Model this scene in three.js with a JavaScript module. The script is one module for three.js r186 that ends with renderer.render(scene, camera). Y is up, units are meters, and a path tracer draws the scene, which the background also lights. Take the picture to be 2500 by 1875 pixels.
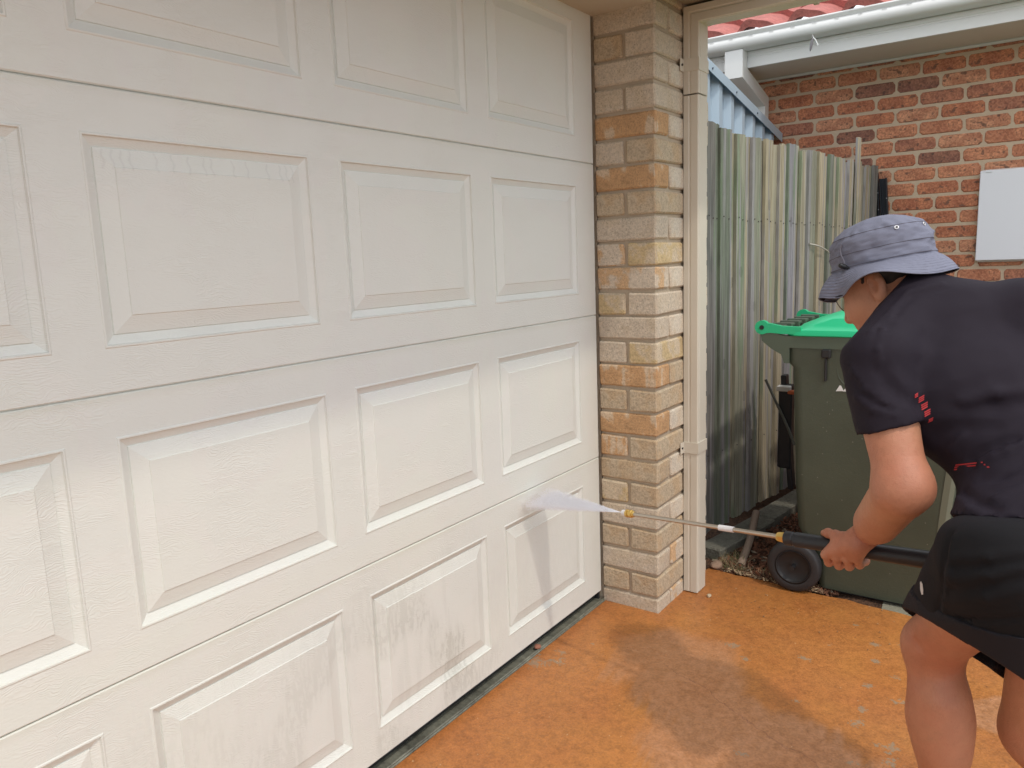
import * as THREE from 'three';
import { mergeGeometries, mergeVertices } from 'three/addons/utils/BufferGeometryUtils.js';

// ---------------------------------------------------------------- camera, sky, sun, exposure
const scene = new THREE.Scene();
const camera = new THREE.PerspectiveCamera(53.39, 4 / 3, 0.05, 900);
camera.position.set(-2.4217, 1.299, 1.3489);
camera.rotation.set(-0.1619, -0.9478, -0.0374, 'YXZ');

const SUN = new THREE.Vector3(-0.25, 1, 0.59).normalize();
{
  const W = 512, H = 256, d = new Float32Array(W * H * 4), v = new THREE.Vector3();
  for (let j = 0; j < H; j++) for (let i = 0; i < W; i++) {
    const el = ((j + 0.5) / H - 0.5) * Math.PI, az = ((i + 0.5) / W - 0.5) * 2 * Math.PI;
    v.set(Math.cos(el) * Math.cos(az), Math.sin(el), Math.cos(el) * Math.sin(az));
    const s = Math.max(0, Math.sin(el)), c = Math.max(0, v.dot(SUN));
    let r, g, b;
    if (el > -0.01) {
      const base = 2.05 + 0.4 * s, glow = 0.6 * Math.pow(c, 10) + 0.8 * Math.pow(c, 60);
      r = base * 0.97 + glow; g = base * 0.995 + glow * 0.98; b = base * 1.05 + glow * 0.93;
    } else { r = 0.3; g = 0.28; b = 0.25; }
    const o = (j * W + i) * 4; d[o] = r; d[o + 1] = g; d[o + 2] = b; d[o + 3] = 1;
  }
  const sky = new THREE.DataTexture(d, W, H, THREE.RGBAFormat, THREE.FloatType);
  sky.mapping = THREE.EquirectangularReflectionMapping; sky.magFilter = THREE.LinearFilter; sky.minFilter = THREE.LinearFilter;
  sky.needsUpdate = true;
  scene.background = sky; scene.environment = sky;
}
const sun = new THREE.DirectionalLight(0xfff4e6, 2.0);
sun.position.copy(SUN).multiplyScalar(20); sun.target.position.set(0, 0, 0);
sun.castShadow = true; sun.shadow.mapSize.set(4096, 4096); sun.shadow.radius = 4; sun.shadow.bias = -0.0005;
Object.assign(sun.shadow.camera, { left: -7, right: 7, top: 7, bottom: -7, near: 1, far: 45 });
scene.add(sun, sun.target);

const renderer = new THREE.WebGLRenderer({ antialias: true });
renderer.setSize(1024, 768);
renderer.toneMapping = THREE.LinearToneMapping;
renderer.toneMappingExposure = 0.645;
renderer.shadowMap.enabled = true; renderer.shadowMap.type = THREE.PCFSoftShadowMap;

// ---------------------------------------------------------------- helpers
function rng(seed) { let s = seed >>> 0; return () => { s = (s + 0x6D2B79F5) >>> 0; let t = Math.imul(s ^ (s >>> 15), 1 | s); t = (t + Math.imul(t ^ (t >>> 7), 61 | t)) ^ t; return ((t ^ (t >>> 14)) >>> 0) / 4294967296; }; }
const clamp = (x, a = 0, b = 1) => Math.min(b, Math.max(a, x));
const lerp = (a, b, t) => a + (b - a) * t;
const sstep = (a, b, x) => { const t = clamp((x - a) / (b - a)); return t * t * (3 - 2 * t); };
function hash2(x, y, s) { let h = Math.imul(x, 374761393) ^ Math.imul(y, 668265263) ^ Math.imul(s, 2147483647 - 1274126177); h = Math.imul(h ^ (h >>> 13), 1274126177); return ((h ^ (h >>> 16)) >>> 0) / 4294967296; }
function vnoise(x, y, px, py, s) {          // value noise repeating after px, py cells
  const xi = Math.floor(x), yi = Math.floor(y), fx = x - xi, fy = y - yi;
  const u = fx * fx * (3 - 2 * fx), w = fy * fy * (3 - 2 * fy);
  const m = (a, n) => ((a % n) + n) % n;
  const x0 = m(xi, px), x1 = m(xi + 1, px), y0 = m(yi, py), y1 = m(yi + 1, py);
  const a = hash2(x0, y0, s), b = hash2(x1, y0, s), c = hash2(x0, y1, s), d = hash2(x1, y1, s);
  return a + (b - a) * u + (c - a) * w + (a - b - c + d) * u * w;
}
function fbm(x, y, px, py, s, o = 4) { let t = 0, a = 0.5, n = 0; for (let i = 0; i < o; i++) { t += a * vnoise(x, y, px, py, s + i * 17); n += a; a *= 0.5; x *= 2; y *= 2; px *= 2; py *= 2; } return t / n; }
function h3(x, y, z) { let h = Math.imul(x, 374761393) ^ Math.imul(y, 668265263) ^ Math.imul(z, 1103515245); h = Math.imul(h ^ (h >>> 13), 1274126177); return ((h ^ (h >>> 16)) >>> 0) / 4294967296; }
function noise3(x, y, z) {
  const xi = Math.floor(x), yi = Math.floor(y), zi = Math.floor(z); let u = x - xi, v = y - yi, w = z - zi;
  u = u * u * (3 - 2 * u); v = v * v * (3 - 2 * v); w = w * w * (3 - 2 * w);
  const l = (a, b, t) => a + (b - a) * t;
  return l(l(l(h3(xi, yi, zi), h3(xi + 1, yi, zi), u), l(h3(xi, yi + 1, zi), h3(xi + 1, yi + 1, zi), u), v),
    l(l(h3(xi, yi, zi + 1), h3(xi + 1, yi, zi + 1), u), l(h3(xi, yi + 1, zi + 1), h3(xi + 1, yi + 1, zi + 1), u), v), w);
}
const srgb = (x) => (x <= 0.0031308 ? 12.92 * x : 1.055 * Math.pow(x, 1 / 2.4) - 0.055);
// texture from a function (u, v in 0..1, v up) -> [r, g, b] linear for colour maps, or a number for data maps
function tex(W, H, f, color, sx = 1, sy = 1) {
  const d = new Uint8Array(W * H * 4);
  for (let j = 0; j < H; j++) for (let i = 0; i < W; i++) {
    const c = f((i + 0.5) / W, (j + 0.5) / H), o = (j * W + i) * 4;
    if (color) { d[o] = 255 * srgb(clamp(c[0])); d[o + 1] = 255 * srgb(clamp(c[1])); d[o + 2] = 255 * srgb(clamp(c[2])); }
    else d[o] = d[o + 1] = d[o + 2] = 255 * clamp(c);
    d[o + 3] = 255;
  }
  const t = new THREE.DataTexture(d, W, H, THREE.RGBAFormat);
  t.wrapS = t.wrapT = THREE.RepeatWrapping; t.magFilter = THREE.LinearFilter; t.minFilter = THREE.LinearMipmapLinearFilter; t.generateMipmaps = true;
  if (color) t.colorSpace = THREE.SRGBColorSpace;
  t.repeat.set(1 / sx, 1 / sy); t.needsUpdate = true;
  return t;
}
const lin = (r, g, b) => new THREE.Color().setRGB(r, g, b);
const std = (c, o = {}) => new THREE.MeshStandardMaterial({ color: Array.isArray(c) ? lin(...c) : c, roughness: 0.8, ...o });

const taken = {};
function numbered(n) { const k = taken[n] = (taken[n] ?? -1) + 1; return k ? `${n}_${String(k).padStart(3, '0')}` : n; }
function tag(o, label, category, group, kind) { if (label) o.userData.label = label; if (category) o.userData.category = category; if (group) o.userData.group = group; if (kind) o.userData.kind = kind; return o; }
function thing(name, label, category, [x, y, z] = [0, 0, 0], group) { const o = new THREE.Group(); o.name = numbered(name); o.position.set(x, y, z); scene.add(o); return tag(o, label, category, group); }
function mesh(name, geo, mat, parent) { const m = new THREE.Mesh(geo, mat); m.name = parent === scene ? numbered(name) : name; m.castShadow = m.receiveShadow = true; parent.add(m); return m; }
function struct(name, geo, mat, label) { const m = mesh(name, geo, mat, scene); m.userData.kind = 'structure'; if (label) m.userData.label = label; return m; }

function boxUV(g) {     // uv in metres by the main direction of each face; keeps normals
  g = g.index ? g.toNonIndexed() : g;
  const p = g.attributes.position, uv = new Float32Array(p.count * 2), a = new THREE.Vector3(), b = new THREE.Vector3(), c = new THREE.Vector3();
  for (let i = 0; i < p.count; i += 3) {
    a.fromBufferAttribute(p, i); b.fromBufferAttribute(p, i + 1); c.fromBufferAttribute(p, i + 2);
    const n = b.clone().sub(a).cross(c.clone().sub(a)), x = Math.abs(n.x), y = Math.abs(n.y), z = Math.abs(n.z);
    [a, b, c].forEach((q, k) => { const o = (i + k) * 2; if (x >= y && x >= z) { uv[o] = q.z; uv[o + 1] = q.y; } else if (y >= z) { uv[o] = q.x; uv[o + 1] = q.z; } else { uv[o] = q.x; uv[o + 1] = q.y; } });
  }
  g.setAttribute('uv', new THREE.BufferAttribute(uv, 2));
  return g;
}
// polygons (lists of points) -> flat shaded geometry, fanned
function polys(list) {
  const pos = [];
  for (const q of list) {
    if (q.length < 5) { for (let i = 1; i + 1 < q.length; i++) pos.push(...q[0], ...q[i], ...q[i + 1]); continue; }
    const n = [0, 0, 0]; for (let i = 0; i < q.length; i++) { const a = q[i], b = q[(i + 1) % q.length]; n[0] += (a[1] - b[1]) * (a[2] + b[2]); n[1] += (a[2] - b[2]) * (a[0] + b[0]); n[2] += (a[0] - b[0]) * (a[1] + b[1]); }
    const m = n.map(Math.abs), k = m[0] >= m[1] && m[0] >= m[2] ? 0 : m[1] >= m[2] ? 1 : 2, u = (k + 1) % 3, v = (k + 2) % 3;
    for (const [a, b, c] of THREE.ShapeUtils.triangulateShape(q.map((p) => (n[k] > 0 ? new THREE.Vector2(p[u], p[v]) : new THREE.Vector2(p[v], p[u]))), [])) pos.push(...q[a], ...q[b], ...q[c]);
  }
  const g = new THREE.BufferGeometry(); g.setAttribute('position', new THREE.Float32BufferAttribute(pos, 3)); g.computeVertexNormals();
  return boxUV(g);
}
function chamferBox(w, h, d, c = 0.004, jit = 0, R = Math.random) {
  const hx = w / 2, hy = h / 2, hz = d / 2, V = {};
  for (const sx of [-1, 1]) for (const sy of [-1, 1]) for (const sz of [-1, 1]) {
    const j = () => (jit ? (R() - 0.5) * 2 * jit : 0), jx = j(), jy = j(), jz = j();
    V[[sx, sy, sz]] = { x: [sx * hx + jx, sy * (hy - c) + jy, sz * (hz - c) + jz], y: [sx * (hx - c) + jx, sy * hy + jy, sz * (hz - c) + jz], z: [sx * (hx - c) + jx, sy * (hy - c) + jy, sz * hz + jz] };
  }
  const L = [], S = [-1, 1];
  for (const s of S) {
    const q = (a) => [[-1, -1], [1, -1], [1, 1], [-1, 1]].map(([u, v]) => (a === 'x' ? V[[s, u, v]].x : a === 'y' ? V[[u, s, v]].y : V[[u, v, s]].z));
    L.push(q('x'), q('y'), q('z'));
    for (const t of S) L.push([V[[s, t, -1]].x, V[[s, t, 1]].x, V[[s, t, 1]].y, V[[s, t, -1]].y], [V[[s, -1, t]].x, V[[s, 1, t]].x, V[[s, 1, t]].z, V[[s, -1, t]].z], [V[[-1, s, t]].y, V[[1, s, t]].y, V[[1, s, t]].z, V[[-1, s, t]].z]);
    for (const t of S) for (const u of S) { const k = V[[s, t, u]]; L.push([k.x, k.y, k.z]); }
  }
  return polys(outward(L));
}
function outward(L, c = [0, 0, 0]) {     // turn polygons of a star-shaped body so that they face away from c
  return L.map((q) => {
    const n = [0, 0, 0], m = [0, 0, 0];
    for (let i = 0; i < q.length; i++) { const a = q[i], b = q[(i + 1) % q.length]; n[0] += (a[1] - b[1]) * (a[2] + b[2]); n[1] += (a[2] - b[2]) * (a[0] + b[0]); n[2] += (a[0] - b[0]) * (a[1] + b[1]); for (let k = 0; k < 3; k++) m[k] += a[k] / q.length; }
    return n[0] * (m[0] - c[0]) + n[1] * (m[1] - c[1]) + n[2] * (m[2] - c[2]) < 0 ? q.slice().reverse() : q;
  });
}
const box = (x0, x1, y0, y1, z0, z1, c = 0.002) => chamferBox(x1 - x0, y1 - y0, z1 - z0, c).translate((x0 + x1) / 2, (y0 + y1) / 2, (z0 + z1) / 2);
// closed loops of points, skinned; caps optional; flat or smooth
function loft(loops, { capA = true, capB = true, smooth = false } = {}) {
  const L = [], n = loops[0].length;
  for (let i = 0; i + 1 < loops.length; i++) for (let k = 0; k < n; k++) { const m = (k + 1) % n; L.push([loops[i][k], loops[i][m], loops[i + 1][m], loops[i + 1][k]]); }
  if (capA) L.push(loops[0].slice().reverse());
  if (capB) L.push(loops[loops.length - 1].slice());
  let g = polys(L);
  if (smooth) { const uv = g.attributes.uv.clone(); g = smoothNormals(g); }
  return g;
}
function smoothNormals(g, deg = 40) {      // averages normals of faces that meet at less than deg
  const p = g.attributes.position, map = new Map(), fn = [], lim = Math.cos(deg * Math.PI / 180);
  const a = new THREE.Vector3(), b = new THREE.Vector3(), c = new THREE.Vector3();
  for (let i = 0; i < p.count; i += 3) { a.fromBufferAttribute(p, i); b.fromBufferAttribute(p, i + 1).sub(a); c.fromBufferAttribute(p, i + 2).sub(a); const n = b.clone().cross(c); fn.push(n, n.clone().normalize()); }
  const key = (i) => `${Math.round(p.getX(i) * 2e4)},${Math.round(p.getY(i) * 2e4)},${Math.round(p.getZ(i) * 2e4)}`;
  for (let i = 0; i < p.count; i++) { const k = key(i); (map.get(k) ?? map.set(k, []).get(k)).push(Math.floor(i / 3)); }
  const nn = new Float32Array(p.count * 3);
  for (let i = 0; i < p.count; i++) { const f = Math.floor(i / 3), n = new THREE.Vector3(); for (const o of map.get(key(i))) if (fn[2 * f + 1].dot(fn[2 * o + 1]) > lim) n.add(fn[2 * o]); n.normalize(); nn.set([n.x, n.y, n.z], i * 3); }
  g.setAttribute('normal', new THREE.BufferAttribute(nn, 3));
  return g;
}
const tube = (pts, r, seg = 24, rad = 8) => boxUV(new THREE.TubeGeometry(new THREE.CatmullRomCurve3(pts.map((p) => new THREE.Vector3(...p))), seg, r, rad, false));
// a rod with round ends between two points; radii list along it
function rod(a, b, prof, rad = 20) {      // prof: [[t metres from a, radius], ...]
  const A = new THREE.Vector3(...a), B = new THREE.Vector3(...b), d = B.clone().sub(A), g = new THREE.LatheGeometry(prof.map(([t, r]) => new THREE.Vector2(Math.max(r, 1e-4), t)), rad);
  g.applyQuaternion(new THREE.Quaternion().setFromUnitVectors(new THREE.Vector3(0, 1, 0), d.normalize())); g.translate(A.x, A.y, A.z);
  return g;
}

// ---------------------------------------------------------------- ground, driveway, beds
const inPoly = (x, y, P) => { let r = false; for (let i = 0, j = P.length - 1; i < P.length; j = i++) if ((P[i][1] > y) !== (P[j][1] > y) && x < (P[j][0] - P[i][0]) * (y - P[i][1]) / (P[j][1] - P[i][1]) + P[i][0]) r = !r; return r; };
const polyDist = (x, y, P) => { let d = 1e9; for (let i = 0, j = P.length - 1; i < P.length; j = i++) { const ax = P[j][0], ay = P[j][1], bx = P[i][0] - ax, by = P[i][1] - ay, t = clamp(((x - ax) * bx + (y - ay) * by) / (bx * bx + by * by)); d = Math.min(d, Math.hypot(x - ax - bx * t, y - ay - by * t)); } return inPoly(x, y, P) ? -d : d; };
const DRIED = [[-0.24, 0.19], [-0.07, 0.31], [-0.08, 0.52], [-0.25, 0.62], [-0.37, 0.73], [-0.41, 0.95], [-0.49, 1.06], [-0.8, 1.1], [-0.95, 0.75], [-0.80, 0.53], [-0.67, 0.5], [-0.6, 0.5], [-0.53, 0.39], [-0.46, 0.24]];
const DRIED2 = [[-0.08, 1.19], [0.02, 1.27], [0.1, 1.4], [-0.05, 1.5], [-0.19, 1.4], [-0.17, 1.29], [-0.17, 1.23]];
const CHIPS = [[-0.08, 0.54, 16], [-0.15, 0.6, 10], [-0.05, 0.76, 12], [-0.11, 0.96, 11], [-0.25, 0.97, 12], [-0.32, 0.97, 16], [-0.39, 1.06, 20], [0.16, 0.93, 9], [-0.52, 0.04, 24], [-0.47, 0.1, 14], [-0.42, 0.07, 10], [-0.32, 0.14, 9], [0.05, 0.95, 10], [-0.02, 1.02, 9], [-0.3, 0.8, 9], [-0.5, 1.0, 12], [-0.45, 1.08, 13], [-0.15, 1.05, 12], [0.0, 1.1, 13], [-0.05, 1.13, 10], [0.08, 0.8, 8], [0.2, 1.0, 10], [0.27, 0.85, 7], [-0.62, 0.75, 11], [-0.7, 0.9, 10]];
const DX0 = -3.2, DZ0 = -0.1, DS = 4.1;        // the slab's colour sheet covers 4.1 m and mirrors beyond it
const slabMap = tex(2048, 2048, (u, v) => {
  const x = DX0 + u * DS, z = DZ0 + v * DS;
  const n1 = fbm(x * 2 + 9, z * 2 + 9, 64, 64, 3), n2 = fbm(x * 9 + 40, z * 9 + 40, 256, 256, 5), n3 = fbm(x * 60 + 300, z * 60 + 300, 2048, 2048, 7, 3), fine = hash2(Math.floor(u * 2048), Math.floor(v * 2048), 11), grit = vnoise(x * 220 + 900, z * 220 + 900, 4096, 4096, 13);
  let r = 0.43, g = 0.172, b = 0.046;
  let k = 0.8 + 0.28 * (n1 - 0.5) + 0.2 * (n2 - 0.5) + 0.42 * (n3 - 0.5) + 0.34 * (grit - 0.5) + 0.15 * (fine - 0.5) + 0.2; if (grit > 0.86 && n3 > 0.5) k *= 0.72;
  r *= k; g *= k * (0.98 + 0.12 * (n2 - 0.5)); b *= k;
  // washed parts that have dried pale, with ragged, streaky edges
  const st = fbm(z * 42 + 60 + x * 6, x * 4.5 + 30, 512, 512, 19, 4) - 0.5, sp = fbm(x * 10 + 60, z * 10 + 60, 256, 256, 23, 4) - 0.5;
  const d1 = polyDist(x, z, DRIED) + st * 0.16 * sstep(-0.2, -0.5, x) + sp * 0.07, d2 = polyDist(x, z, DRIED2) + sp * 0.05;
  let w = Math.max(sstep(0.03, -0.05, d1) * (0.86 + 0.5 * (n2 - 0.4)), sstep(0.012, -0.012, d2));
  w *= 0.8 + 0.55 * (n3 - 0.5); w = Math.max(clamp(w), 0.92 * Math.max(sstep(1.52, 1.75, z + 0.2 * (n1 - 0.5) + 0.1 * sp), sstep(-1.35, -1.6, x + 0.2 * (n1 - 0.5)) * sstep(0.35, 0.6, z)));
  const kk = 0.92 + 0.3 * (n3 - 0.5) + 0.3 * (grit - 0.5) + 0.12 * (fine - 0.5);
  r = lerp(r, (0.46 - 0.07 * sstep(1.6, 1.9, z)) * kk, w); g = lerp(g, (0.225 + 0.07 * sstep(1.6, 1.9, z)) * kk, w); b = lerp(b, (0.11 + 0.10 * sstep(1.6, 1.9, z)) * kk, w);
  // a ring of older colour round the slab edge and the threshold
  const e = sstep(0.10, 0.0, z) * 0.35 * (0.4 + n2); r *= 1 - e * 0.25; g *= 1 - e * 0.4; b *= 1 - e * 0.2;
  // chips through the coating
  for (const [cx, cz, mm] of CHIPS) { const dx = x - cx, dz = z - cz; if (dx * dx + dz * dz < 0.006) { const q = Math.hypot(dx, dz * 0.8) / (mm * 0.0008) + (n3 - 0.5) * 3.4 + (grit - 0.5) * 2.4; const a = sstep(1.15, 0.75, q) * 0.55; r = lerp(r, 0.30, a); g = lerp(g, 0.28, a); b = lerp(b, 0.21, a); } }
  // pale and dark flecks
  const ci = Math.floor(x * 70 + 700), cj = Math.floor(z * 70 + 700), q = hash2(ci, cj, 29);
  if (q > 0.985) { const fx = x * 70 + 700 - ci - 0.5, fz = z * 70 + 700 - cj - 0.5, s = 0.1 + 0.12 * hash2(ci, cj, 31); if (Math.abs(fx) + Math.abs(fz) * 1.6 < s) { if (q > 0.9925) { r = 0.6; g = 0.42; b = 0.26; } else { r *= 0.35; g *= 0.35; b *= 0.6; } } }
  // two fine cracks in the coating
  const c1 = Math.abs(x + 0.36 + (z - 0.5) * 0.5 + (n2 - 0.5) * 0.04 + (n3 - 0.5) * 0.02);
  if (c1 < 0.0018 && z > 0.4) { r *= 0.75; g *= 0.72; b *= 0.8; }
  return [r, g, b];
}, true, DS, DS);
slabMap.wrapS = slabMap.wrapT = THREE.MirroredRepeatWrapping; slabMap.offset.set(-DX0 / DS, -DZ0 / DS);
const slabBump = tex(512, 512, (u, v) => 0.5 * fbm(u * 60, v * 60, 60, 60, 41, 3) + 0.5 * vnoise(u * 170, v * 170, 170, 170, 43), false, 0.5, 0.5);
const slabRough = tex(512, 512, (u, v) => 0.16 + 0.5 * fbm(u * 8, v * 8, 8, 8, 47, 5), false, 2.2, 2.2);
const slabMat = std([1, 1, 1], { map: slabMap, bumpMap: slabBump, bumpScale: 0.0011, roughnessMap: slabRough, roughness: 1 });
function sheet(P, y0, y1) {        // a slab from an outline in x, z: its top at y1, its sides down to y0
  const L = [P.map(([x, z]) => [x, y1, z])];
  if (THREE.ShapeUtils.area(P.map(([x, z]) => new THREE.Vector2(x, z))) > 0) L[0].reverse();
  const Q = L[0]; for (let i = 0; i < Q.length; i++) { const a = Q[i], b = Q[(i + 1) % Q.length]; L.push([a, [a[0], y0, a[2]], [b[0], y0, b[2]], b]); }
  return polys(L);
}
struct('ground', sheet([[-400, -400], [400, -400], [400, 400], [-400, 400]], -0.4, -0.05), std([0.13, 0.12, 0.07], { bumpMap: slabBump, bumpScale: 0.01, roughness: 1 }), 'flat yard ground running on past the driveway');
{
  const edge = [[-6, 0.012], [0.0, 0.012], [0.0, 0.23], [0.465, 0.23]];
  for (let i = 0; i <= 14; i++) { const z = 0.235 + i * 0.06; edge.push([0.484 - 0.055 * i * 0.06 + 0.006 * Math.sin(i * 2.3) + 0.004 * Math.sin(i * 5.1), z]); }
  edge.push([0.43, 1.3], [0.43, 8], [-6, 8]);
  struct('driveway', sheet(edge, -0.12, 0), slabMat, 'orange coated concrete driveway in front of the garage door');
  const apron = sheet([[0.42, 0.9], [0.9, 0.86], [0.9, 8], [0.42, 8]], -0.12, -0.004);
  struct('concrete_strip', apron, std([0.26, 0.25, 0.19], { bumpMap: slabBump, bumpScale: 0.002, roughness: 0.95 }), 'bare grey concrete strip beside the orange driveway');
}

// ---------------------------------------------------------------- garage door
const DOOR_L = -4.74, DOOR_R = -0.013, SEC = 0.525, BASE = 0.04;
const grain = tex(1024, 1024, (u, v) => {      // embossed wood grain: long wavy lines that run along the door
  const wx = fbm(u * 5, v * 5, 5, 5, 51, 4), wy = fbm(u * 9, v * 18, 9, 18, 53, 3);
  const ph = v * 72 + 9 * (wx - 0.5) + 4.5 * (wy - 0.5);
  const l1 = Math.pow(0.5 + 0.5 * Math.sin(ph * 2 * Math.PI), 1.5), m1 = sstep(0.38, 0.62, fbm(u * 4, v * 7, 4, 7, 57, 3));
  const l2 = Math.pow(0.5 + 0.5 * Math.sin((v * 131 + 13 * (wx - 0.5) + 7 * (wy - 0.5)) * 2 * Math.PI), 2), m2 = sstep(0.4, 0.6, fbm(u * 5, v * 6, 5, 6, 59, 3));
  const dash = fbm(u * 46, v * 120, 46, 120, 61, 2);
  return 0.15 + 0.36 * l1 * m1 + 0.26 * l2 * m2 + 0.32 * dash;
}, false, 0.34, 0.34);
const doorMap = tex(2048, 1024, (u, v) => {
  const x = -4.8 + u * 4.8, y = v * 2.2, n = fbm(x * 3 + 20, y * 3 + 20, 64, 64, 63), s = fbm(x * 42 + 400, y * 5 + 40, 1024, 128, 67, 4), p = fbm(x * 55 + 500, y * 55 + 500, 1024, 1024, 69, 3);
  let r = 0.72, g = 0.74, b = 0.705;
  let k = 1 + 0.05 * (n - 0.5); r *= k; g *= k; b *= k * (1 + 0.05 * (0.5 - n));
  // mildew and splash on the lowest section, washed off round the jet
  const clean = sstep(0.55, 0.36, Math.hypot((x + 0.33) * 1.0, (y - 0.4) * 0.75));
  const low = sstep(0.60, 0.30, y) * sstep(-0.02, 0.12, y) * (1 - 0.85 * clean) * (0.45 + 0.9 * sstep(-1.7, -0.8, x));
  const s2 = fbm(x * 150 + 900, y * 26 + 90, 2048, 512, 68, 3), s3 = fbm(x * 8 + 90, y * 5 + 40, 256, 256, 65, 3), p2 = fbm(x * 170 + 900, y * 90 + 500, 2048, 1024, 66, 3), mil = low * clamp(sstep(0.36, 0.66, s3) * (0.35 + 0.9 * sstep(0.44, 0.66, s2) + 0.8 * sstep(0.5, 0.7, p2)) + 0.25 * sstep(0.5, 0.7, s));
  r *= 1 - 0.15 * mil; g *= 1 - 0.15 * mil; b *= 1 - 0.16 * mil;
  const warm = 0.35 * sstep(1.3, 0.3, y); g *= 1 - 0.006 * warm; b *= 1 - 0.06 * warm;
  // dirt lines under each joint, runs from the panel tops
  for (let i = 1; i < 4; i++) { const d = BASE + SEC * i - y; if (d > 0 && d < 0.02) { const a = 0.07 * (1 - d / 0.02) * (0.4 + n); r *= 1 - a; g *= 1 - a * 1.1; b *= 1 - a * 1.6; } }
  if (x > -1.72 && x < -1.3 && y > 1.479 && y < 1.513) { const c = x * 62 + 0.12 * Math.sin(y * 260 + x * 40), q = hash2(Math.floor(c), 3, 71), d = Math.abs(c - Math.floor(c) - 0.5); if (q > 0.4 && d < 0.16) { const a = 0.085 * sstep(0.16, 0.05, d); r *= 1 - a; g *= 1 - a; b *= 1 - a; } }
  return [r, g, b];
}, true, 4.8, 2.2);
doorMap.wrapS = doorMap.wrapT = THREE.ClampToEdgeWrapping; doorMap.offset.set(1, 0);
const doorMat = std([1, 1, 1], { map: doorMap, bumpMap: grain, bumpScale: 0.00065, roughness: 0.5 });
const rubber = std([0.018, 0.019, 0.021], { roughness: 0.55 });
const planarXY = (g) => { const p = g.attributes.position, uv = new Float32Array(p.count * 2); for (let i = 0; i < p.count; i++) { uv[2 * i] = p.getX(i); uv[2 * i + 1] = p.getY(i); } g.setAttribute('uv', new THREE.BufferAttribute(uv, 2)); return g; };
const PX = []; for (let i = 0; i < 8; i++) PX.push([-0.1301 - 0.484 - i * 0.5707, -0.1301 - i * 0.5707]);
{
  const door = thing('garage_door', 'wide cream sectional garage door with four rows of raised woodgrain panels', 'garage door');
  for (let s = 0; s < 4; s++) {
    const y0 = BASE + s * SEC + 0.0011, y1 = BASE + (s + 1) * SEC - 0.0011, pb = BASE + s * SEC + 0.0803, pt = BASE + (s + 1) * SEC - 0.0775, L = [];
    const q = (x0, x1, a, b, z0 = 0, z1 = 0) => L.push([[x0, a, z0], [x1, a, z0], [x1, b, z1], [x0, b, z1]]);
    const e = 0.0024;
    q(DOOR_L, DOOR_R, y0 + e, pb); q(DOOR_L, DOOR_R, pt, y1 - e); q(DOOR_L, DOOR_R, y1 - e, y1, 0, -e); q(DOOR_L, DOOR_R, y0, y0 + e, -e, 0);
    q(DOOR_L, DOOR_R, y1, y1, -e, -0.04); if (s < 3) q(DOOR_L, DOOR_R, y1 - 0.003, y1 + 0.005, -0.0062, -0.0062); q(DOOR_L, DOOR_R, y0, y0, -0.04, -e);
    const xs = [DOOR_R, ...PX.flatMap(([a, b]) => [b, a]), DOOR_L];
    for (let i = 0; i < xs.length; i += 2) q(xs[i + 1], xs[i], pb, pt);
    L.push([[DOOR_R, y0, 0], [DOOR_R, y0, -0.04], [DOOR_R, y1, -0.04], [DOOR_R, y1, 0]], [[DOOR_L, y0, -0.04], [DOOR_R, y0, -0.04], [DOOR_R, y1, -0.04], [DOOR_L, y1, -0.04]].reverse());
    const sec = mesh('door_section', planarXY(polys(L)), doorMat, door);
    for (const [x0, x1] of PX) {
      const steps = [[0, 0], [0.002, 0.0016], [0.0048, 0.0016], [0.0066, -0.0030], [0.0225, -0.0105], [0.0238, -0.0076], [0.0545, -0.0012], [0.0560, 0.0006], [0.0585, 0.0006]];
      const loops = steps.map(([i, z]) => [[x0 + i, pb + i, z], [x1 - i, pb + i, z], [x1 - i, pt - i, z], [x0 + i, pt - i, z]]);
      mesh('raised_panel', planarXY(loft(loops, { capA: false })), doorMat, sec);
    }
  }
  const seal = [box(DOOR_L, DOOR_R, 0.006, 0.039, -0.06, -0.034, 0.006), new THREE.CylinderGeometry(0.006, 0.006, DOOR_R - DOOR_L, 8).rotateZ(Math.PI / 2).translate((DOOR_L + DOOR_R) / 2, 0.014, -0.032)].map((g) => boxUV(g));
  mesh('bottom_seal', mergeGeometries(seal), rubber, door);
  mesh('side_seal', box(DOOR_R + 0.001, -0.001, 0.0, 2.1, -0.05, -0.012, 0.002), rubber, door);
}
// threshold: a worn metal channel between the door and the slab
{
  const dirt = tex(512, 128, (u, v) => { const n = fbm(u * 24, v * 4, 24, 4, 73, 4), p = vnoise(u * 200, v * 20, 200, 20, 77); const k = 0.55 + 0.9 * (n - 0.3) + 0.3 * (p - 0.5); return [0.235 * k, 0.24 * k, 0.19 * k]; }, true, 1.2, 0.3);
  const t = thing('threshold_strip', 'grimy grey metal threshold strip between garage door and orange driveway', 'threshold');
  const m = std([1, 1, 1], { map: dirt, roughness: 0.55, metalness: 0.2, bumpMap: slabBump, bumpScale: 0.0012 });
  mesh('channel', box(DOOR_L, -0.002, -0.03, 0.004, -0.05, 0.0105, 0.003), m, t);
  mesh('lip', box(DOOR_L, -0.002, 0.0045, 0.009, 0.0015, 0.008, 0.002), m, t);
}

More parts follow.
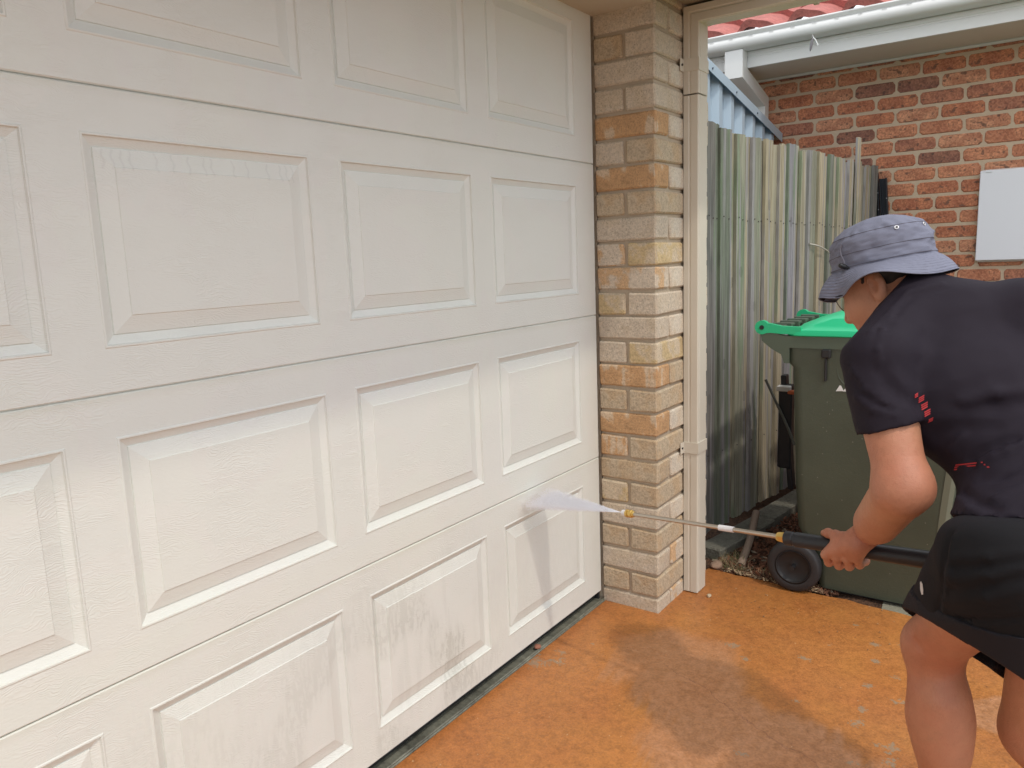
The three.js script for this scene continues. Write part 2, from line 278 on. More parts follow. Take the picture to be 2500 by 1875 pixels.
// ---------------------------------------------------------------- brick house with the garage
const speck = (a, seed, amp) => tex(512, 512, (u, v) => {
  const n = fbm(u * 10, v * 10, 10, 10, seed, 4), f = fbm(u * 90, v * 90, 90, 90, seed + 5, 2), h = hash2(Math.floor(u * 300), Math.floor(v * 300), seed + 9), k = 1 + amp * (0.5 * (n - 0.5) + 0.75 * (f - 0.5));
  const d = (f > 0.7 ? 0.7 : 1) * (h > 0.985 ? 0.5 : 1) * k; const b = a(u, v, n, f); return [b[0] * d * 1.14, b[1] * d * 1.14, b[2] * d * 1.14];
}, true, 0.5, 0.5);
const brickBump = tex(512, 512, (u, v) => 0.6 * fbm(u * 70, v * 70, 70, 70, 83, 3) + 0.4 * fbm(u * 14, v * 14, 14, 14, 85, 3), false, 0.5, 0.5);
const bm = (map) => std([1, 1, 1], { map, bumpMap: brickBump, bumpScale: 0.003, roughness: 0.92 });
const mix3 = (a, b, t) => a.map((x, i) => lerp(x, b[i], t));
const BR = {
  cream: bm(speck((u, v, n) => mix3([0.56, 0.50, 0.41], [0.50, 0.42, 0.32], sstep(0.45, 0.7, n)), 101, 0.6)),
  grey: bm(speck((u, v, n) => mix3([0.52, 0.445, 0.35], [0.45, 0.375, 0.28], sstep(0.4, 0.65, n)), 103, 0.8)),
  tan: bm(speck((u, v, n) => mix3([0.46, 0.375, 0.265], [0.41, 0.31, 0.20], sstep(0.4, 0.65, n)), 107, 0.9)),
  orange: bm(speck((u, v, n) => mix3([0.47, 0.285, 0.145], [0.49, 0.38, 0.265], sstep(0.48, 0.68, n + 0.25 * (vnoise(u * 50, v * 4, 50, 4, 5) - 0.5))), 109, 0.8)),
  yellow: bm(speck((u, v, n) => mix3([0.50, 0.385, 0.215], [0.48, 0.40, 0.29], sstep(0.42, 0.62, n)), 113, 0.8)),
  spotted: bm(speck((u, v, n) => mix3([0.53, 0.455, 0.36], [0.49, 0.33, 0.19], sstep(0.48, 0.66, n + 0.3 * (vnoise(u * 24, v * 3, 24, 3, 5) - 0.5))), 127, 0.8)),
};
const mortarMat = std([0.43, 0.355, 0.265], { bumpMap: brickBump, bumpScale: 0.004, roughness: 1 });
const creamPaint = std([0.52, 0.46, 0.36], { roughness: 0.6, bumpMap: slabBump, bumpScale: 0.0004 });
const house = thing('brick_house', 'pale brick house wall, pier and eave framing the cream garage door', 'house');
{
  const R = rng(5), cache = {};
  const brick = (x0, x1, y0, y1, z0, z1, m) => {
    const k = [x1 - x0, y1 - y0, z1 - z0].map((v) => v.toFixed(3)).join() + Math.floor(R() * 3);
    const g = cache[k] ??= (() => { const b = chamferBox(x1 - x0, y1 - y0, z1 - z0, 0.0055, 0.0022, R), uv = b.attributes.uv, ox = R(), oy = R(); for (let i = 0; i < uv.count; i++) uv.setXY(i, uv.getX(i) + ox, uv.getY(i) + oy); return b; })();
    const b = mesh('brick', g, m, house); b.position.set((x0 + x1) / 2 + (R() - 0.5) * 0.002, (y0 + y1) / 2 + (R() - 0.5) * 0.0016, (z0 + z1) / 2 + (R() - 0.5) * 0.002); return b;
  };
  const plan = { 24: 'grey', 23: 'tan grey', 22: 'grey', 21: 'grey grey', 20: 'orange', 19: 'grey tan', 18: 'orange', 17: 'tan tan', 16: 'grey', 15: 'spotted yellow', 14: 'spotted', 13: 'yellow grey', 12: 'grey', 11: 'grey yellow', 10: 'orange', 9: 'tan tan', 8: 'orange', 7: 'orange tan', 6: 'tan', 5: 'yellow tan', 4: 'grey', 3: 'tan tan', 2: 'grey', 1: 'tan tan', 0: 'grey' };
  const front = ['cream', 'cream', 'cream', 'cream', 'tan', 'cream', 'cream', 'spotted', 'cream'];
  const MT = 0.049;
  for (let k = 0; k <= 25; k++) {
    const y1 = MT + 0.086 * k, y0 = k ? y1 - 0.076 : -0.03, c = (plan[k] ?? 'tan tan').split(' ').map((n) => BR[n]), f = () => BR[front[Math.floor(R() * front.length)]];
    if (k % 2 === 0) { // a stretcher along the reveal, then its neighbours along the front
      brick(0, 0.11, y0, y1, 0, 0.23, c[0]); brick(0.12, 0.35, y0, y1, 0.12, 0.23, f()); brick(0.36, 0.465, y0, y1, 0, 0.23, f());
    } else {
      brick(0, 0.23, y0, y1, 0, 0.11, c[0]); brick(0, 0.23, y0, y1, 0.12, 0.23, c[1] ?? c[0]); brick(0.24, 0.465, y0, y1, 0.12, 0.23, f()); brick(0.24, 0.465, y0, y1, 0, 0.11, f());
    }
  }
  mesh('mortar', box(0.009, 0.456, -0.05, 2.2, 0.004, 0.2205, 0.001), mortarMat, house);
  mesh('garage_wall', box(0.008, 0.45, -0.05, 2.3, -6, 0.0, 0.001), mortarMat, house);
  // pier at the far end of the door, outside the picture
  const far = []; for (let k = 0; k <= 24; k++) { const y1 = MT + 0.086 * k, y0 = y1 - 0.076, o = k % 2 ? 0 : -0.12; for (let x = -4.75 + o; x > -6; x -= 0.24) far.push(box(Math.max(x - 0.23, -6.2), Math.min(x, -4.745), y0, y1, 0.12, 0.23, 0.004)); }
  tag(mesh('brickwork', mergeGeometries(far), BR.cream, house), null, null, null, 'stuff');
  mesh('mortar', box(-6.2, -4.75, -0.05, 2.2, 0, 0.224, 0.001), mortarMat, house);
  mesh('lintel', box(-4.76, 0.016, 2.1005, 2.2, -0.02, 0.221, 0.003), creamPaint, house);
  const capBrick = []; for (let i = 0; i < 20; i++) capBrick.push(box(-4.9 + i * 0.24, -4.67 + i * 0.24, 2.124, 2.2, 0.222, 0.233, 0.003));
  const eaveTex = tex(256, 256, (u, v) => { const n = fbm(u * 12, v * 12, 12, 12, 131, 4), k = n > 0.58 ? 0.55 : 0.9; return [0.34 * k, 0.30 * k, 0.215 * k]; }, true, 0.4, 0.4);
  mesh('eave_soffit', box(-6.2, 0.48, 2.142, 2.152, 0.235, 0.6, 0.001), std([1, 1, 1], { map: eaveTex, roughness: 0.9 }), house);
  mesh('fascia', box(-6.2, 0.48, 2.12, 2.3, 0.601, 0.62, 0.002), creamPaint, house);
  const gut0 = [[0.821, 2.27], [0.821, 2.14], [0.86, 2.135], [0.9, 2.15], [0.925, 2.19], [0.93, 2.25], [0.92, 2.26], [0.912, 2.24], [0.89, 2.17], [0.85, 2.155], [0.83, 2.16], [0.83, 2.27]], gut = gut0.map(([z, y]) => [z - 0.2, y]);
  mesh('gutter', loft([-6.2, 0.5].map((x) => gut.map(([z, y]) => [x, y, z])), { capA: false, capB: false }), creamPaint, house);
  mesh('roof', polys([[[-6.3, 2.275, 0.63], [0.55, 2.275, 0.63], [0.55, 4.1, -4.2], [-6.3, 4.1, -4.2]], [[-6.3, 2.25, 0.63], [-6.3, 4.05, -4.2], [0.55, 4.05, -4.2], [0.55, 2.25, 0.63]], [[0.55, 2.25, 0.63], [0.55, 4.05, -4.2], [0.55, 4.1, -4.2], [0.55, 2.275, 0.63]]]), std([0.3, 0.13, 0.11]), house);
  mesh('garage_interior', box(-6.2, 0.0, -0.05, 2.3, -6, -5.9, 0.01), mortarMat, house);
}

// downpipe down the pier: mitred at the top, two straps
{
  const paint = std([0.63, 0.59, 0.50], { roughness: 0.42, bumpMap: slabBump, bumpScale: 0.0003 });
  const d = thing('downpipe', 'rectangular beige downpipe strapped to the pale brick pier', 'downpipe');
  const X0 = 0.226, X1 = 0.309, Z0 = 0.233, Z1 = 0.288, YT = 2.132, YB = 2.077;
  // outline across the pipe with the ribs and grooves that show: x runs across, t from the wall outwards
  const prof = [[X0, 0], [X0, 0.018], [X0 + 0.002, 0.021], [X0 + 0.002, 0.025], [X0, 0.028], [X0, 0.052], [X0 + 0.003, 0.055], [X0 + 0.010, 0.055], [X0 + 0.0115, 0.0535], [X0 + 0.016, 0.0535], [X0 + 0.0175, 0.055], [X1 - 0.003, 0.055], [X1, 0.052], [X1, 0]];
  const vert = (y) => prof.map(([x, t]) => [x, typeof y === 'function' ? y(t) : y, Z0 + t]);
  mesh('pipe', loft([vert(0.004), vert(1.84)]), paint, d);
  const inset = prof.map(([x, t]) => [(x - 0.2675) * 1.02 + 0.2675, t]);
  const v2 = (y) => inset.map(([x, t]) => [x, typeof y === 'function' ? y(t) : y, Z0 + t + 0.0008 * (t > 0.01 ? 1 : 0)]);
  const hz = (z) => inset.map(([x, t]) => [x, YT - t, z]);
  mesh('elbow', loft([v2(1.845), v2((t) => YT - t), hz(0.74)]), paint, d);
  for (const y of [1.962, 0.597]) {
    const s = (z0) => [[X0 - 0.034, z0 + 0.002], [X0 - 0.034, z0 + 0.0035], [X0 - 0.0035, z0 + 0.0035], [X0 - 0.0035, Z1 + 0.003], [X1 + 0.003, Z1 + 0.003], [X1 + 0.003, z0 + 0.002]];
    const c = s(Z0 - 0.001), h = 0.042;
    const L = [c.map(([x, z]) => [x, y - h, z]), c.map(([x, z]) => [x, y, z])];
    const st = mesh('strap', loft(L), paint, d);
    mesh('screw', boxUV(new THREE.CylinderGeometry(0.004, 0.004, 0.004, 10).rotateX(Math.PI / 2).translate(X0 - 0.02, y - h / 2, Z0 + 0.004)), std([0.05, 0.045, 0.04], { roughness: 0.6 }), st);
  }
}

// ---------------------------------------------------------------- neighbour's house
const NX = 2.8;                        // the face of its brick wall
{
  const n = thing('red_brick_house', 'red brick house next door with white gutter and terracotta tiled roof', 'house');
  const R = rng(21);
  const redTex = (base, alt, seed) => tex(512, 512, (u, v) => {
    const a = fbm(u * 9, v * 14, 9, 14, seed, 4), f = fbm(u * 80, v * 80, 80, 80, seed + 3, 2), s = fbm(u * 22, v * 22, 22, 22, seed + 7, 2), s2 = fbm(u * 46, v * 46, 46, 46, seed + 11, 2);
    let c = mix3(base, alt, sstep(0.35, 0.7, a)), k = 1 + 0.9 * (f - 0.5); c = c.map((x) => x * k);
    c = mix3(c, [0.42, 0.22, 0.13], 0.45 * sstep(0.55, 0.75, f) * sstep(0.4, 0.6, a));
    c = mix3(c, [0.11, 0.065, 0.05], 0.7 * sstep(0.73, 0.8, s)); return mix3(c, [0.12, 0.07, 0.055], 0.6 * sstep(0.74, 0.82, s2));
  }, true, 0.55, 0.55);
  const reds = [[[0.52, 0.205, 0.108], [0.42, 0.15, 0.082]], [[0.56, 0.245, 0.135], [0.46, 0.18, 0.10]], [[0.44, 0.185, 0.11], [0.35, 0.14, 0.09]], [[0.57, 0.275, 0.16], [0.46, 0.195, 0.112]]]
    .map(([a, b], i) => std([1, 1, 1], { map: redTex(a, b, 211 + i * 31), bumpMap: brickBump, bumpScale: 0.004, roughness: 0.9 }));
  const dark = std([0.72, 0.78, 0.86], { map: reds[2].map, bumpMap: brickBump, bumpScale: 0.004, roughness: 0.9 });
  // tumbled bricks: corners knocked off, edges bruised
  const bg = (W, H) => {
    const c = () => 0.008 + 0.012 * R(), j = () => (R() - 0.5) * 0.005, P = [];
    for (const [sy, sz] of [[-1, -1], [-1, 1], [1, 1], [1, -1]]) { const a = c(), b = c(); const p = [[sy * H / 2 + j() * 0.6, sz * (W / 2 - b) + j()], [sy * (H / 2 - a) + j(), sz * W / 2 + j()]]; if (sy * sz > 0) p.reverse(); P.push(...p); }
    const ring = (s, x) => P.map(([y, z]) => [x, y - Math.sign(y) * s, z - Math.sign(z) * s]);
    const g = loft([ring(0, 0.03), ring(0, 0.0045), ring(0.0055, -0.001 - 0.002 * R())], { capA: false });
    const uv = g.attributes.uv, ox = R(), oy = R(); for (let i = 0; i < uv.count; i++) uv.setXY(i, uv.getX(i) + ox, uv.getY(i) + oy);
    return g;
  };
  const full = [...Array(9)].map(() => bg(0.2205, 0.0735)), rest = [];
  const TOP = 2.343, C = 0.0857, P = 0.232, TONE = [0, 0, 1, 1, 2, 3, 3, 0];
  for (let r = -1; r < 27; r++) {
    const yc = TOP - 0.0355 - r * C, off = (r & 1 ? 0.022 : 0.147) + (R() - 0.5) * 0.008;
    for (let i = -14; i < 16; i++) {
      const zc = off + i * P + P / 2, near = zc > -0.62 && zc < 1.5 && yc > 0.62;
      if (zc < -3 || zc > 3.4) continue;
      const g = full[Math.floor(R() * full.length)], m = R() < 0.04 ? dark : reds[TONE[Math.floor(R() * 8)]], x = NX + (R() - 0.5) * 0.003, a = (R() - 0.5) * 0.012;
      if (near) { const b = mesh('brick', g, m, n); b.position.set(x, yc + (R() - 0.5) * 0.003, zc + (R() - 0.5) * 0.004); b.rotation.x = a; }
      else rest.push(g.clone().translate(x, yc, zc));
    }
  }
  tag(mesh('brickwork', mergeGeometries(rest), reds[0], n), null, null, null, 'stuff');
  const mort = std([0.55, 0.43, 0.31], { bumpMap: brickBump, bumpScale: 0.004, roughness: 1 });
  mesh('mortar', box(NX + 0.0022, NX + 0.2, -0.1, 2.5, -3, 3.4, 0.001), mort, n);
  const white = std([0.74, 0.76, 0.75], { roughness: 0.4 });
  const soffit = std([0.66, 0.62, 0.56], { roughness: 0.75, bumpMap: slabBump, bumpScale: 0.0006 });
  mesh('eave_soffit', box(2.372, NX - 0.001, 2.386, 2.394, -3, 3.4, 0.001), soffit, n);
  mesh('soffit_trim', box(NX - 0.025, NX - 0.0035, 2.371, 2.3855, -3, 3.4, 0.003), white, n);
  // fascia with pressed lines
  const fx = 2.352, fp = [[fx + 0.02, 2.378], [fx, 2.378], [fx, 2.432], [fx + 0.004, 2.436], [fx + 0.004, 2.444], [fx, 2.448], [fx, 2.468], [fx + 0.004, 2.472], [fx + 0.004, 2.479], [fx, 2.483], [fx, 2.56], [fx + 0.02, 2.56]];
  mesh('fascia', loft([-3, 3.4].map((z) => fp.map(([x, y]) => [x, y, z])).reverse()), white, n);
  // quad gutter: rolled lip, bulging face, flat bottom
  const gp = [[2.35, 2.492], [2.30, 2.488], [2.272, 2.492]];
  for (let i = 0; i <= 6; i++) { const a = -1.25 + i * 0.42; gp.push([2.268 - 0.030 * Math.cos(a) + 0.002, 2.526 + 0.033 * Math.sin(a)]); }
  gp.push([2.252, 2.564], [2.246, 2.569], [2.243, 2.576], [2.246, 2.583], [2.254, 2.585], [2.262, 2.58], [2.262, 2.56], [2.266, 2.51], [2.35, 2.51]);
  for (const q of gp) q[1] -= 0.02;
  mesh('gutter', smoothNormals(loft([-3, 3.4].map((z) => gp.map(([x, y]) => [x, y, z])).reverse()), 42), white, n);
  for (let i = 0; i < 12; i++) { const z = -0.44 + i * 0.118; mesh('gutter_slot', box(2.2415, 2.244, 2.527, 2.5305, z - 0.012, z + 0.012, 0.0004).rotateZ(0), std([0.55, 0.57, 0.57]), n); }
  // concrete roof tiles, each its own piece
  const tileTex = tex(256, 256, (u, v) => { const a = fbm(u * 6, v * 6, 6, 6, 301, 4), f = fbm(u * 60, v * 60, 60, 60, 303, 2), k = 0.75 + 0.5 * a + 0.5 * (f - 0.5); return [0.40 * k, 0.135 * k, 0.115 * k]; }, true, 0.4, 0.4);
  const tm = std([1, 1, 1], { map: tileTex, roughness: 0.85, bumpMap: brickBump, bumpScale: 0.003 });
  const wave = (u) => 0.032 * Math.sin(u * 2 * Math.PI) + 0.009 * Math.sin(u * 4 * Math.PI + 0.6);
  const TW = 0.287, TL = 0.345, NS = 18, L = [];
  const row = (s, o) => [...Array(NS + 1)].map((_, i) => { const u = i / NS; return [s, wave(u) + o, (u - 0.5) * TW * 1.012]; });
  const top0 = row(0, 0.042), bot0 = row(0, 0), top1 = row(TL, -0.002), bot1 = row(TL, -0.02);
  for (let i = 0; i < NS; i++) L.push([top0[i], top0[i + 1], top1[i + 1], top1[i]], [bot0[i], bot0[i + 1], top0[i + 1], top0[i]].slice(), [bot1[i], bot1[i + 1], bot0[i + 1], bot0[i]]);
  L.push([bot0[0], top0[0], top1[0], bot1[0]], [bot0[NS], bot1[NS], top1[NS], top0[NS]]);
  const tile = smoothNormals(polys(L.slice(0)), 35), pitch = 0.46, tiles = [];
  for (let r = 0; r < 12; r++) for (let c = -9; c < 12; c++) {
    const s = r * 0.315, x = 2.262 + s * Math.cos(pitch), y = 2.55 + s * Math.sin(pitch), z = -0.12 + c * TW, near = r < 4 && c > -4 && c < 7;
    if (near) { const t = mesh('roof_tile', tile, tm, n); t.position.set(x + (R() - 0.5) * 0.006, y + (R() - 0.5) * 0.004, z); t.rotation.z = pitch; }
    else tiles.push(tile.clone().rotateZ(pitch).translate(x, y, z));
  }
  tag(mesh('roof_tiling', mergeGeometries(tiles), tm, n), null, null, null, 'stuff');

  // its downpipe: drops from the gutter, kicks back to the wall, goes down
  const dp = thing('downpipe', 'white square downpipe kicking back under the white gutter of the red brick house', 'downpipe');
  const W = 0.108, z0 = -0.365, rect = (x0, y0, x1, y1) => [[x0, y0, z0], [x1, y1, z0], [x1, y1, z0 + W], [x0, y0, z0 + W]];
  const bodyL = [rect(2.264, 2.469, 2.34, 2.469), rect(2.264, 2.312, 2.34, 2.378), rect(2.70, 2.205, 2.772, 2.268), rect(2.70, 1.2, 2.772, 1.2)];
  mesh('pipe', loft(bodyL.slice(2)), white, dp); mesh('offset', loft(bodyL.slice(1, 3)), white, dp); mesh('outlet', loft(bodyL.slice(0, 2)), white, dp);

  // pale panel fixed to the wall
  const mb = thing('wall_panel', 'flat white metal panel fixed to the red brick wall above the person', 'panel');
  const pw = std([0.82, 0.83, 0.88], { roughness: 0.5 });
  mesh('door', box(NX - 0.04, NX - 0.018, 1.192, 1.692, 0.944, 1.62, 0.003), pw, mb);
  mesh('frame', box(NX - 0.0175, NX - 0.003, 1.182, 1.699, 0.952, 1.625, 0.002), std([0.62, 0.55, 0.5], { roughness: 0.6 }), mb);
  mesh('lip', box(NX - 0.045, NX - 0.0405, 1.682, 1.694, 0.972, 1.0, 0.001), pw, mb);

  // bent clip hanging from the fascia
  const clip = thing('wire_clip', 'small bent wire clip dangling from the white gutter', 'clip');
  mesh('wire', mergeGeometries([tube([[2.263, 2.475, 0.137], [2.258, 2.462, 0.142], [2.25, 2.452, 0.146]], 0.0022, 10, 6), tube([[2.25, 2.452, 0.146], [2.245, 2.44, 0.158], [2.243, 2.405, 0.174]], 0.0032, 10, 6)]), white, clip);
  const blade = new THREE.SphereGeometry(1, 14, 10).scale(0.004, 0.036, 0.0075); blade.rotateX(0.18); blade.translate(2.247, 2.418, 0.137);
  mesh('blade', boxUV(blade), std([0.2, 0.19, 0.2], { roughness: 0.5, metalness: 0.6 }), clip);
}

// ---------------------------------------------------------------- fences
const FA = [0.6, 0.1], FB = [2.8, 0.4], FL = Math.hypot(2.2, 0.3), FU = [2.2 / FL, 0.3 / FL], FN = [-FU[1], FU[0]];
{
  const woods = [[0.36, 0.325, 0.24], [0.26, 0.26, 0.20], [0.41, 0.355, 0.25], [0.20, 0.195, 0.18], [0.31, 0.305, 0.235], [0.17, 0.19, 0.15], [0.30, 0.29, 0.315]].map((c, i) => {
    const map = tex(256, 1024, (u, v) => {
      const g = fbm(u * 13 + 2.5 * fbm(u * 3, v * 5, 3, 5, 401 + i, 3), v * 7, 16, 7, 403 + i * 7, 5), st = fbm(u * 6, v * 2, 6, 2, 407 + i * 7, 3), f = fbm(u * 90, v * 30, 90, 30, 409 + i, 2), l = fbm(u * 3, v * 4, 3, 4, 411 + i * 5, 4);
      let k = 0.55 + 0.85 * g + 0.35 * (f - 0.5), o = [c[0] * k, c[1] * k, c[2] * k];
      o = mix3(o, [0.2 * k, 0.265 * k, 0.17 * k], 0.75 * sstep(0.56, 0.72, l));               // algae
      o = mix3(o, [0.33 * k, 0.32 * k, 0.33 * k], 0.8 * sstep(0.55, 0.7, st));            // silvered
      const kx = (u - 0.3 - 0.3 * hash2(i, 3, 9)) * 0.1, ky = (v - 0.2 - 0.5 * hash2(i, 5, 9)) * 1.7, kd = Math.hypot(kx, ky * 0.6) + 0.003 * (g - 0.5);
      { const cr = Math.abs(((u * 7 + 0.5 * fbm(u * 2, v * 6, 2, 6, 441 + i, 3)) % 1) - 0.5); if (cr < 0.035 && fbm(u * 7, v * 3, 7, 3, 445 + i, 2) > 0.47) o = o.map((x) => x * 0.4); }
      if (kd < 0.015) { const t = 0.55 + 0.4 * Math.abs(Math.sin(kd * 1400)); o = o.map((x) => x * t); }
      return o;
    }, true, 0.105, 1.75);
    return std([1, 1, 1], { map, bumpMap: woodBump(), bumpScale: 0.005, roughness: 0.95 });
  });
  function woodBump() { return woodBump.t ??= tex(256, 512, (u, v) => fbm(u * 30 + 2 * fbm(u * 3, v * 5, 3, 5, 421, 3), v * 5, 36, 5, 423, 4), false, 0.105, 0.9); }
  const f = thing('timber_fence', 'weathered grey green paling fence between the two brick houses', 'fence', [FA[0], 0, FA[1]]);
  f.rotation.y = -Math.atan2(0.3, 2.2);          // along the fence is x, its near face looks to +z
  const R = rng(33); let s = -0.16, i = 0;
  const nail = std([0.10, 0.09, 0.08], { roughness: 0.6, metalness: 0.5 });
  while (s < FL - 0.03) {
    const w = 0.05 + R() * R() * 0.075 + 0.012, lap = i % 2, top = 1.817 - 0.026 * s + (R() - 0.5) * 0.022 + (i === 2 ? 0.015 : 0), bot = 0.062 + (R() - 0.5) * 0.018, t = 0.014, z = lap ? 0.0148 : 0;
    const n = 5, P = (y, zz) => [...Array(n + 1)].map((_, k) => [s + w * k / n + (y > 1 ? 0 : 0.002 * Math.sin(i * 3.1)), y + (R() - 0.5) * 0.006, zz + (R() - 0.5) * 0.0006]);
    const up = P(top, z + t), dn = up.map(([x, y, zz]) => [x, bot + (R() - 0.5) * 0.008, zz]), upB = up.map(([x, y]) => [x, y, z]), dnB = dn.map(([x, y]) => [x, y, z]), L = [];
    for (let k = 0; k < n; k++) L.push([dn[k], dn[k + 1], up[k + 1], up[k]], [up[k], up[k + 1], upB[k + 1], upB[k]], [dnB[k], dnB[k + 1], dn[k + 1], dn[k]], [upB[k], upB[k + 1], dnB[k + 1], dnB[k]]);
    L.push([dnB[0], dn[0], up[0], upB[0]], [dn[n], dnB[n], upB[n], up[n]]);
    const g = polys(L), uv = g.attributes.uv, p = g.attributes.position, oy = R() * 1.5; for (let k = 0; k < uv.count; k++) uv.setXY(k, p.getX(k) - s, p.getY(k) + oy);
    const pal = mesh('paling', g, woods[i < 5 ? 5 - (i & 1) * 2 : [0, 1, 2, 3, 4, 6, 5, 2, 2, 0, 1, 3][Math.floor(R() * 12)]], f); pal.rotation.z = (R() - 0.5) * 0.008; { const q = s + w / 2, a = (R() - 0.5) * 0.10; pal.rotation.y = a; pal.position.set(q - q * Math.cos(a), 0, q * Math.sin(a)); }
    for (const y of [1.45, 1.44, 0.42]) mesh('nail', nailGeo().translate(s + w * (y === 1.44 ? 0.75 : 0.3), y - 0.02 * s, z + t + 0.0015), nail, pal);
    s += w + (lap ? -0.010 : -0.012) + (i === 1 ? 0.016 : 0); i++;
  }
  function nailGeo() { return boxUV(new THREE.CylinderGeometry(0.0028, 0.0028, 0.003, 6).rotateX(Math.PI / 2)); }
  for (const y of [0.42, 1.44]) mesh('rail', box(-0.16, FL - 0.02, y - 0.035, y + 0.035, -0.05, -0.004, 0.003), woods[1], f);
  for (const x of [0.0, 1.75]) mesh('post', box(x, x + 0.09, -0.05, 1.7, -0.13, -0.052, 0.003), woods[3], f);
  mesh('batten', box(1.745, 1.785, 0.1, 1.90, 0.033, 0.052, 0.003), woods[2], f);
  mesh('wire', tube([[1.135, 1.32, 0.034], [1.2, 1.31, 0.05], [1.3, 1.29, 0.052], [1.37, 1.272, 0.046]], 0.0042, 16, 6), std([0.5, 0.48, 0.42], { roughness: 0.5 }), f);
  mesh('wire', tube([[0.95, 0.50, 0.034], [1.02, 0.53, 0.045], [1.12, 0.58, 0.05], [1.25, 0.63, 0.05]], 0.003, 16, 6), std([0.16, 0.17, 0.12], { roughness: 0.6 }), f);

  // sleepers along its foot
  const conc = tex(512, 256, (u, v) => { const a = fbm(u * 8, v * 5, 8, 5, 431, 4), p = vnoise(u * 150, v * 60, 150, 60, 433), k = 0.7 + 0.7 * (a - 0.3) + 0.3 * (p - 0.5); return [0.185 * k, 0.18 * k, 0.145 * k]; }, true, 0.7, 0.35);
  const cm = std([1, 1, 1], { map: conc, bumpMap: slabBump, bumpScale: 0.005, roughness: 0.95 });
  const put = (name, label, s0, s1, r) => { const t = thing(name, label, 'edging board', [FA[0] + FU[0] * s0, 0, FA[1] + FU[1] * s0], 'edging boards at the foot of the timber fence'); t.rotation.y = -Math.atan2(0.3, 2.2) + r; mesh('board', box(0, s1 - s0, -0.06, 0.05, 0.045, 0.155, 0.006), cm, t); return t; };
  put('edging_board', 'grey concrete edging board at the foot of the paling fence, its end beside the downpipe', 0.0, 0.5, -0.03);
  put('edging_board', 'grey concrete edging board along the paling fence, running behind the wheelie bin', 0.508, 1.9, 0.0);
}
{
  // blue steel fence behind, its top raked down to the neighbour's wall
  const b = thing('steel_fence', 'pale blue corrugated steel fence with raked capping behind the timber fence', 'fence');
  const blue = std([0.44, 0.56, 0.66], { roughness: 0.42, metalness: 0.15 });
  const Z = -0.22, x0 = 1.15, x1 = 2.78, yT = (x) => 2.335 - 0.152 * (x - 1.1) * 1.18, P = 0.182, prof = [];
  for (let x = 1.545 - 3 * P; x < x1; x += P) for (const [dx, dz] of [[-0.052, 0], [-0.028, 0.034], [0.016, 0.034], [0.024, 0]]) { const q = x + dx; if (q > x0 && q < x1) prof.push([q, Z + dz]); }
  const L = []; for (let i = 0; i + 1 < prof.length; i++) { const [a, za] = prof[i], [c, zc] = prof[i + 1]; L.push([[a, 0, za], [c, 0, zc], [c, yT(c) - 0.012, zc], [a, yT(a) - 0.012, za]]); }
  mesh('sheet', polys(L), blue, b);
  const cap = (x) => [[x, yT(x) - 0.052, Z + 0.052], [x, yT(x), Z + 0.052], [x, yT(x) + 0.004, Z + 0.045], [x, yT(x) + 0.004, Z - 0.02], [x, yT(x) - 0.05, Z - 0.02], [x, yT(x) - 0.05, Z - 0.016], [x, yT(x) - 0.002, Z - 0.016], [x, yT(x) - 0.002, Z + 0.046], [x, yT(x) - 0.052, Z + 0.048]];
  mesh('capping', loft([cap(x1), cap(x0)]), blue, b);
  for (let i = 0; i < 3; i++) { const x = 1.55 + i * 0.36; mesh('screw', boxUV(new THREE.CylinderGeometry(0.006, 0.006, 0.006, 8).rotateX(Math.PI / 2).translate(x, yT(x) - 0.03, Z + 0.054)), std([0.12, 0.15, 0.18]), b); }
}
// dark channels leaning where the fence meets the wall
{
  const m = std([0.022, 0.026, 0.035], { roughness: 0.45, metalness: 0.3 });
  const mk = (label, x, z, top, r) => {
    const t = thing('metal_channel', label, 'metal channel', [x, 0.62, z], 'black metal channels leaning at the end of the fence'); const h = top - 0.62;
    const c = [[-0.016, -0.02], [0.016, -0.02], [0.016, 0.02], [-0.016, 0.02], [-0.016, 0.013], [0.009, 0.013], [0.009, -0.013], [-0.016, -0.013]];
    mesh('channel', loft([0, h].map((y) => c.map(([a, b]) => [a, y, b])).reverse()), m, t);
    for (let k = 0; k < 4; k++) mesh('screw', boxUV(new THREE.CylinderGeometry(0.0035, 0.0035, 0.004, 8).rotateZ(Math.PI / 2).translate(-0.0175, h - 0.12 - k * 0.1, 0.0165)), std([0.35, 0.36, 0.38], { metalness: 0.6, roughness: 0.4 }), t);
    t.rotation.x = r; return t;
  };
  mk('taller black metal channel leaning on brick wall, nearest the timber fence', 2.765, 0.475, 1.735, -0.075);
  mk('shorter black metal channel leaning on brick wall, farther from the timber fence', 2.763, 0.522, 1.70, -0.075);
}

